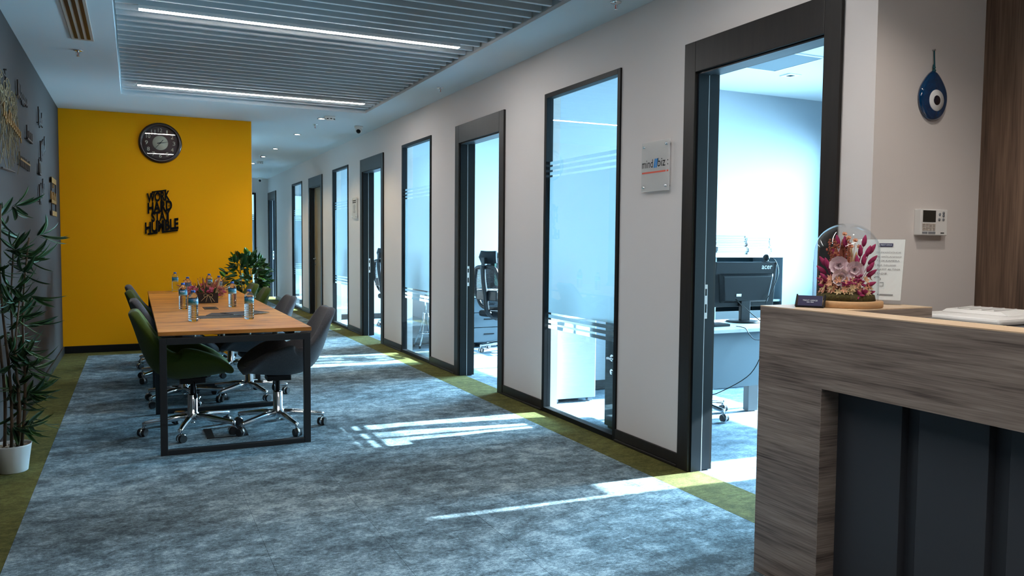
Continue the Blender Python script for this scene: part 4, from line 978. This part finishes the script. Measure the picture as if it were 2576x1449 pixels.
me = textmesh('acer', fit=.10, shear=.0, offset=.01); me.transform(Matrix.Translation((0, 0, .12)) @ Matrix.Rotation(D(6), 4, 'X') @ basis((1, 0, 0), (0, 0, 1), (.19, -.0015, .305))); link('lettering', me, 'steel', pb)
for (x, z, w_, h_) in ((-.18, .035, .05, .03), (-.10, .085, .045, .02)):
    mb = B(); mb.M = Matrix.Translation((0, 0, .12)) @ Matrix.Rotation(D(6), 4, 'X'); mb.box(x, x+w_, -.034 if x > -.15 else -.004, -.0305 if x > -.15 else 0, z, z+h_); mb.obj('sticker', 'paper', pb)
B().box(-.045, .045, -.03, .0, .01, .20).obj('stand', 'plastic_black', mo, False, .006)
B().lathe([(0, 0), (.13, 0), (.13, .008), (.11, .014), (0, .016)], 32).obj('foot', 'plastic_black', mo, True)
wc_ = thing('webcam', 'small black webcam clipped on top of the monitor', 'webcam', (4.44, 4.76, 1.205), 0)
B().sphere((0, 0, .033), .026, 16, 10).obj('ball', 'plastic_black', wc_, True); B().tube([(0, 0, .004), (0, 0, .014)], .018, 12).box(-.02, .02, -.02, .03, 0, .006).obj('clip', 'plastic_black', wc_); B().tube([(0, .02, .033), (0, .028, .033)], .012, 12).obj('lens', 'chrome', wc_)
cb = thing('monitor_cable', 'thin black cable hanging from the monitor over the desk edge', 'cable')
def arc(pts, n=6):
    out = []; P = [Vector(p) for p in pts]
    for i in range(len(P)-1):
        p0, p1, p2, p3 = P[max(i-1, 0)], P[i], P[i+1], P[min(i+2, len(P)-1)]
        for k in range(n):
            t = k/n; out.append(.5*((2*p1)+(-p0+p2)*t+(2*p0-5*p1+4*p2-p3)*t*t+(-p0+3*p1-3*p2+p3)*t**3))
    return out+[P[-1]]
B().tube(arc([(4.13, 4.74, .92), (4.15, 4.6, .83), (4.14, 4.44, .76), (4.135, 4.365, .745), (4.125, 4.36, .70), (4.08, 4.36, .62), (3.95, 4.36, .42), (3.72, 4.40, .30), (3.6, 4.43, .27)]), .0035, 6).obj('power_lead', 'plastic_black', cb, True)
B().tube(arc([(3.93, 4.5, .746), (3.90, 4.42, .75), (3.90, 4.365, .742), (3.93, 4.36, .70), (3.99, 4.36, .66), (4.10, 4.36, .665), (4.20, 4.36, .72), (4.23, 4.37, .745), (4.28, 4.43, .755), (4.44, 4.66, .80)]), .003, 6).obj('signal_lead', 'plastic_black', cb, True)
wcab = thing('webcam_cable', 'black cable looping from the webcam down behind the monitor', 'cable')
B().tube(arc([(4.445, 4.75, 1.24), (4.50, 4.73, 1.22), (4.53, 4.72, 1.12), (4.46, 4.71, .98), (4.41, 4.72, .90), (4.43, 4.75, .76)]), .0028, 6).obj('lead', 'plastic_black', wcab, True)
kb = thing('keyboard_box', 'dark flat device lying on the office desk by the door', 'device', (3.62, 4.55, .74)); B().box(0, .30, 0, .13, 0, .018).obj('body', 'plastic_black', kb, False, .004); B().box(.01, .29, .01, .12, .018, .02).obj('lid', 'magazine', kb)
ca = thing('office_cabinet', 'grey open-fronted cabinet against the partition in the first office', 'cabinet', (0, 0, 0))
CXA, CXB, CYA, CYB, CZ = 4.78, 5.62, 5.78, 6.20, 1.245
B().box(CXA, CXA+.022, CYA, CYB, 0, CZ).obj('side_panel', 'desk_panel', ca); B().box(CXB-.022, CXB, CYA, CYB, 0, CZ).obj('side_panel', 'desk_panel', ca)
B().box(CXA-.004, CXB+.004, CYA-.01, CYB, CZ-.025, CZ).obj('top', 'desk_top', ca); B().box(CXA+.022, CXB-.022, CYB-.01, CYB, 0, CZ-.025).obj('back_panel', 'cabinet_dark', ca)
for z in (.05, .42, .80): B().box(CXA+.022, CXB-.022, CYA+.01, CYB-.01, z, z+.02).obj('shelf', 'desk_panel', ca)
B().box(CXA+.022, CXB-.022, CYA, CYA+.018, .07, .72).obj('door', 'cabinet_dark', ca)
r = random.Random(9)
ORD = 'first second third fourth fifth sixth seventh eighth ninth tenth'.split()
def book(x0, x1, y0, y1, z0, h_, m, lab, grp):
    t = thing('book', lab, 'book', (0, 0, 0), 0, grp)
    B().box(x0, x1, y0, y1, z0, z0+.002).box(x0, x1, y0, y1, z0+h_-.002, z0+h_).box(x1-.002, x1, y0, y1, z0+.002, z0+h_-.002).obj('cover', m, t)
    B().box(x0+.002, x1-.002, y0+.003, y1-.003, z0+.002, z0+h_-.002).obj('pages', 'page', t)
mat('book_blue', lin(70, 110, 130), .5); mat('book_teal', lin(36, 90, 100), .5); mat('book_pink', lin(150, 110, 108), .5); mat('page', lin(138, 144, 146), .7); mat('book_grey', lin(104, 112, 118), .5)
z = CZ
for k in range(9):
    h_ = r.uniform(.014, .024); o_ = r.uniform(-.02, .02); book(4.83+o_, 5.18+o_, 5.82, 6.08, z, h_, r.choice(['page', 'book_grey', 'book_blue', 'book_pink']), ORD[k]+' book from the bottom of the taller stack on the office cabinet', 'left stack of books on the cabinet'); z += h_
z = CZ
for k in range(8):
    h_ = r.uniform(.012, .026); o_ = r.uniform(-.015, .015); book(5.22+o_, 5.50+o_, 5.84, 6.06, z, h_, r.choice(['page', 'book_blue', 'book_teal', 'book_grey']), ORD[k]+' book from the bottom of the shorter stack on the office cabinet', 'right stack of books on the cabinet'); z += h_
x = CXA+.03
for k in range(7):
    w_ = r.uniform(.02, .04); t = thing('binder', ORD[k]+' binder from the door side on the cabinet shelf behind the monitor', 'binder', (0, 0, 0), 0, 'binders on the cabinet shelf')
    B().box(x, x+w_, CYA+.05, CYA+.30, .8205, 1.10+r.uniform(-.03, .02)).obj('spine', r.choice(['paper', 'book_blue', 'rec_grey']), t); B().box(x+.004, x+w_-.004, CYA+.0495, CYA+.05, .9, .96).obj('spine_label', 'white', t); x += w_+.002
ac = thing('air_vent_panel', 'square perforated air panel in the ceiling of the first office', 'air vent', (0, 0, 0))
B().box(4.55, 5.0, 4.78, 5.32, H-.008, H-.0005).obj('panel', 'desk_panel', ac); B().box(4.53, 5.02, 4.76, 4.78, H-.01, H-.0005).box(4.53, 5.02, 5.32, 5.34, H-.01, H-.0005).box(4.53, 4.55, 4.78, 5.32, H-.01, H-.0005).box(5.0, 5.02, 4.78, 5.32, H-.01, H-.0005).obj('vent_frame', 'white', ac)
t = thing('spot_fitting', 'small square ceiling spot with a dark centre in the first office', 'ceiling light', (0, 0, 0)); B().box(5.20, 5.33, 5.34, 5.47, H-.006, H-.0005).obj('plate', 'white', t); B().box(5.24, 5.29, 5.38, 5.43, H-.008, H-.006).obj('opening', 'plastic_black', t)
fr = thing('white_cabinet', 'low white box cabinet standing behind the window next to the nearest door', 'cabinet', (3.13, 5.80, 0), D(-3))
B().box(0, .40, 0, .38, .03, .70).obj('body', 'white_gloss', fr, False, .004); B().box(-.004, .404, -.004, .384, .70, .715).obj('top', 'white', fr, False, .002)
for x in (.02, .34):
    for y in (.02, .32): B().box(x, x+.04, y, y+.04, 0, .03).obj('foot', 'grey_plastic', fr)
B().box(.395, .402, .02, .36, .06, .68).obj('door', 'white', fr)
lc = thing('low_cabinet', 'low dark teal cabinet with a chrome lever behind the window glass', 'cabinet', (0, 0, 0))
B().box(3.072, 3.235, 3.98, 4.90, .02, .80).obj('body', 'cabinet_dark', lc, False, .003); B().box(3.072, 3.238, 3.975, 4.905, .80, .82).obj('top', 'cabinet_dark', lc); B().box(3.09, 3.22, 4.0, 4.88, 0, .02).obj('plinth', 'plastic_black', lc)
lever(3.072, 4.80, .52, lc, -1, -1)

# ------------------------------------------------------------------ high-back mesh chairs in the offices
def mesh_chair(x, y, rz, lab):
    t = thing('mesh_office_chair', lab, 'chair', (x, y, 0), rz, 'high-back mesh chairs in the offices')
    b = B(); b.M = Matrix.Translation((.02, 0, .47)); b.box(-.24, .24, -.24, .24, -.04, .04); o = b.obj('seat', 'mesh_dark', t, False, .03)
    # back frame loop
    loop = [(-.20, -.16, .55), (-.235, -.235, .68), (-.27, -.24, .80), (-.30, -.19, .98), (-.315, -.13, 1.04), (-.315, .13, 1.04), (-.30, .19, .98), (-.27, .24, .80), (-.235, .235, .68), (-.20, .16, .55)]
    B().tube(arc(loop+[loop[0]], 4), .024, 8).obj('back_frame', 'plastic_black', t, True)
    b = B(); n = 30
    for k in range(1, n):
        z = .56+.47*k/n; xx = -.20-.115*((z-.55)/.49)**.75; w_ = .16+.08*math.sin(PI*min((z-.55)/.40, 1)) if z < .9 else .235-.10*(z-.88)/.16
        b.tube([(xx-.004, -w_, z), (xx-.022, 0, z), (xx-.004, w_, z)], .0035, 4)
    for k in range(-9, 10): b.tube([(-.215, k*.017, .57), (-.26, k*.024, .74), (-.30, k*.020, .92), (-.318, k*.014, 1.03)], .0025, 4)
    o = b.obj('mesh_back', 'mesh_dark', t, True); o['kind'] = 'stuff'
    B().tube(arc([(-.12, 0, .42), (-.27, 0, .50), (-.31, 0, .70), (-.345, 0, .90), (-.35, 0, 1.06)], 4), [.034]*5+[.032]*12, 8).obj('spine', 'plastic_black', t, True)
    B().box(-.30, -.262, -.18, .18, .64, .76).obj('lumbar_support', 'plastic_black', t, False, .01)
    hb_ = B(); hb_.M = Matrix.Translation((-.31, 0, 1.16)) @ Matrix.Rotation(D(-8), 4, 'Y')
    rows = []
    for u in range(9):
        s = -1+u/4; rows.append([hb_._v((xo+.03*s*s, .15*s*(1 if abs(zz) < .05 else .88), zz)) for xo, zz in ((0, -.075), (-.012, 0), (.015, .075), (.04, .072), (.016, 0), (.028, -.072))])
    for q0, q1 in zip(rows, rows[1:]):
        for k in range(6): hb_.bm.faces.new((q0[k], q0[(k+1) % 6], q1[(k+1) % 6], q1[k]))
    hb_.bm.faces.new(rows[0]); hb_.bm.faces.new(rows[-1])
    hb_.obj('headrest', 'mesh_dark', t, True)
    B().box(-.36, -.315, -.03, .03, 1.02, 1.16).obj('headrest_bracket', 'plastic_black', t, False, .008)
    link('hub_column', HUB, None, t); B().lathe([(0, .262), (.02, .262), (.02, .40), (.06, .43), (0, .43)], 14).obj('gas_lift', 'plastic_black', t, True); B().tube([(0, -.03, .41), (.02, -.2, .40)], .006, 6).box(-.0, .04, -.25, -.19, .393, .405).obj('lever', 'plastic_black', t)
    for k in range(5):
        a = 2*PI*k/5+.3; o = link('base_arm', ARM, None, t); o.rotation_euler = (0, 0, a); c = link('castor', CAST, None, t); c.location = (.312*math.cos(a), .312*math.sin(a), 0); link('wheel', WHEEL, None, c)
mesh_chair(4.10, 8.88, D(18), 'dark high-back mesh office chair seen through the second open door')
mesh_chair(3.80, 12.35, D(18), 'dark high-back mesh office chair seen through the third open door')
mesh_chair(3.92, 5.0, D(-92), 'office chair whose chrome base shows beneath the first office desk')
mesh_chair(3.62, 16.55, D(20), 'dark office chair behind the last window of the corridor')

# second office: desk, drawers, water dispenser, stool base
d2 = thing('corner_desk', 'white-topped desk along the partition in the second office', 'desk', (0, 0, 0))
B().box(3.75, 5.4, 9.18, 9.88, .715, .74).obj('desk_top', 'desk_top', d2); B().box(3.78, 3.80, 9.22, 9.86, 0, .715).obj('end_panel', 'desk_panel', d2) if False else B().box(5.35, 5.38, 9.22, 9.86, 0, .715).obj('end_panel', 'desk_panel', d2); B().box(4.42, 5.35, 9.80, 9.82, .3, .715).obj('modesty_panel', 'desk_panel', d2); B().box(3.76, 3.80, 9.78, 9.86, 0, .715).obj('leg', 'desk_leg', d2)
dr = thing('drawer_pedestal', 'grey three-drawer pedestal on castors under the second office desk', 'drawers', (3.86, 9.32, 0))
B().box(0, .42, .02, .50, .06, .64).obj('body', 'drawer', dr, False, .002)
for k in range(3):
    q = B().box(.006, .414, 0, .02, .07+.19*k, .25+.19*k).obj('drawer', 'drawer', dr, False, .002); B().box(.16, .30, -.006, 0, .165+.19*k, .178+.19*k).obj('handle', 'plastic_black', q)
B().box(-.003, .423, -.002, .503, .64, .655).obj('top', 'white', dr)
for x in (.04, .38):
    for y in (.06, .46): B().tube([(x-.01, y, .03), (x+.01, y, .03)], .03, 12).tube([(x, y, .03), (x, y, .06)], .006, 6).obj('castor', 'plastic_black', dr)
wd_ = thing('coffee_machine', 'dark coffee machine with a glass tank on the second office desk', 'coffee machine', (4.22, 9.42, .74))
B().box(0, .26, .16, .34, 0, .46).obj('column', 'plastic_black', wd_, False, .01); B().box(0, .26, 0, .34, .40, .47).obj('head', 'plastic_black', wd_, False, .015); B().box(.02, .24, 0, .16, 0, .03).obj('drip_tray', 'plastic_black', wd_, False, .004); B().box(.05, .21, .02, .155, .035, .36).obj('tank', 'aqua_tank', wd_, False, .01); B().tube([(.04, .03, .40), (.04, .03, .25)], .012, 10).obj('spout', 'plastic_black', wd_)
st = thing('bar_stool', 'chrome-legged round bar stool behind the second corridor window', 'stool', (3.34, 9.62, 0))
B().tube([(0, 0, .40), (0, 0, .72)], .02, 16).obj('post', 'chrome', st, True)
for k in range(4):
    a = PI/4+PI/2*k; c, s = math.cos(a), math.sin(a)
    B().tube(arc([(.03*c, .03*s, .44), (.045*c, .045*s, .36), (.08*c, .08*s, .22), (.17*c, .17*s, .01)], 5), .011, 10).obj('leg', 'chrome', st, True); B().tube([(.17*c, .17*s, 0), (.169*c, .169*s, .03)], .014, 10).obj('foot_cap', 'plastic_black', st)
B().tube([(.098*math.cos(2*PI*k/24), .098*math.sin(2*PI*k/24), .18) for k in range(25)], .008, 8, False).obj('foot_ring', 'chrome', st, True)
B().lathe([(0, .72), (.16, .72), (.172, .735), (.172, .755), (.16, .77), (0, .775)], 32).obj('seat', 'plastic_black', st, True)
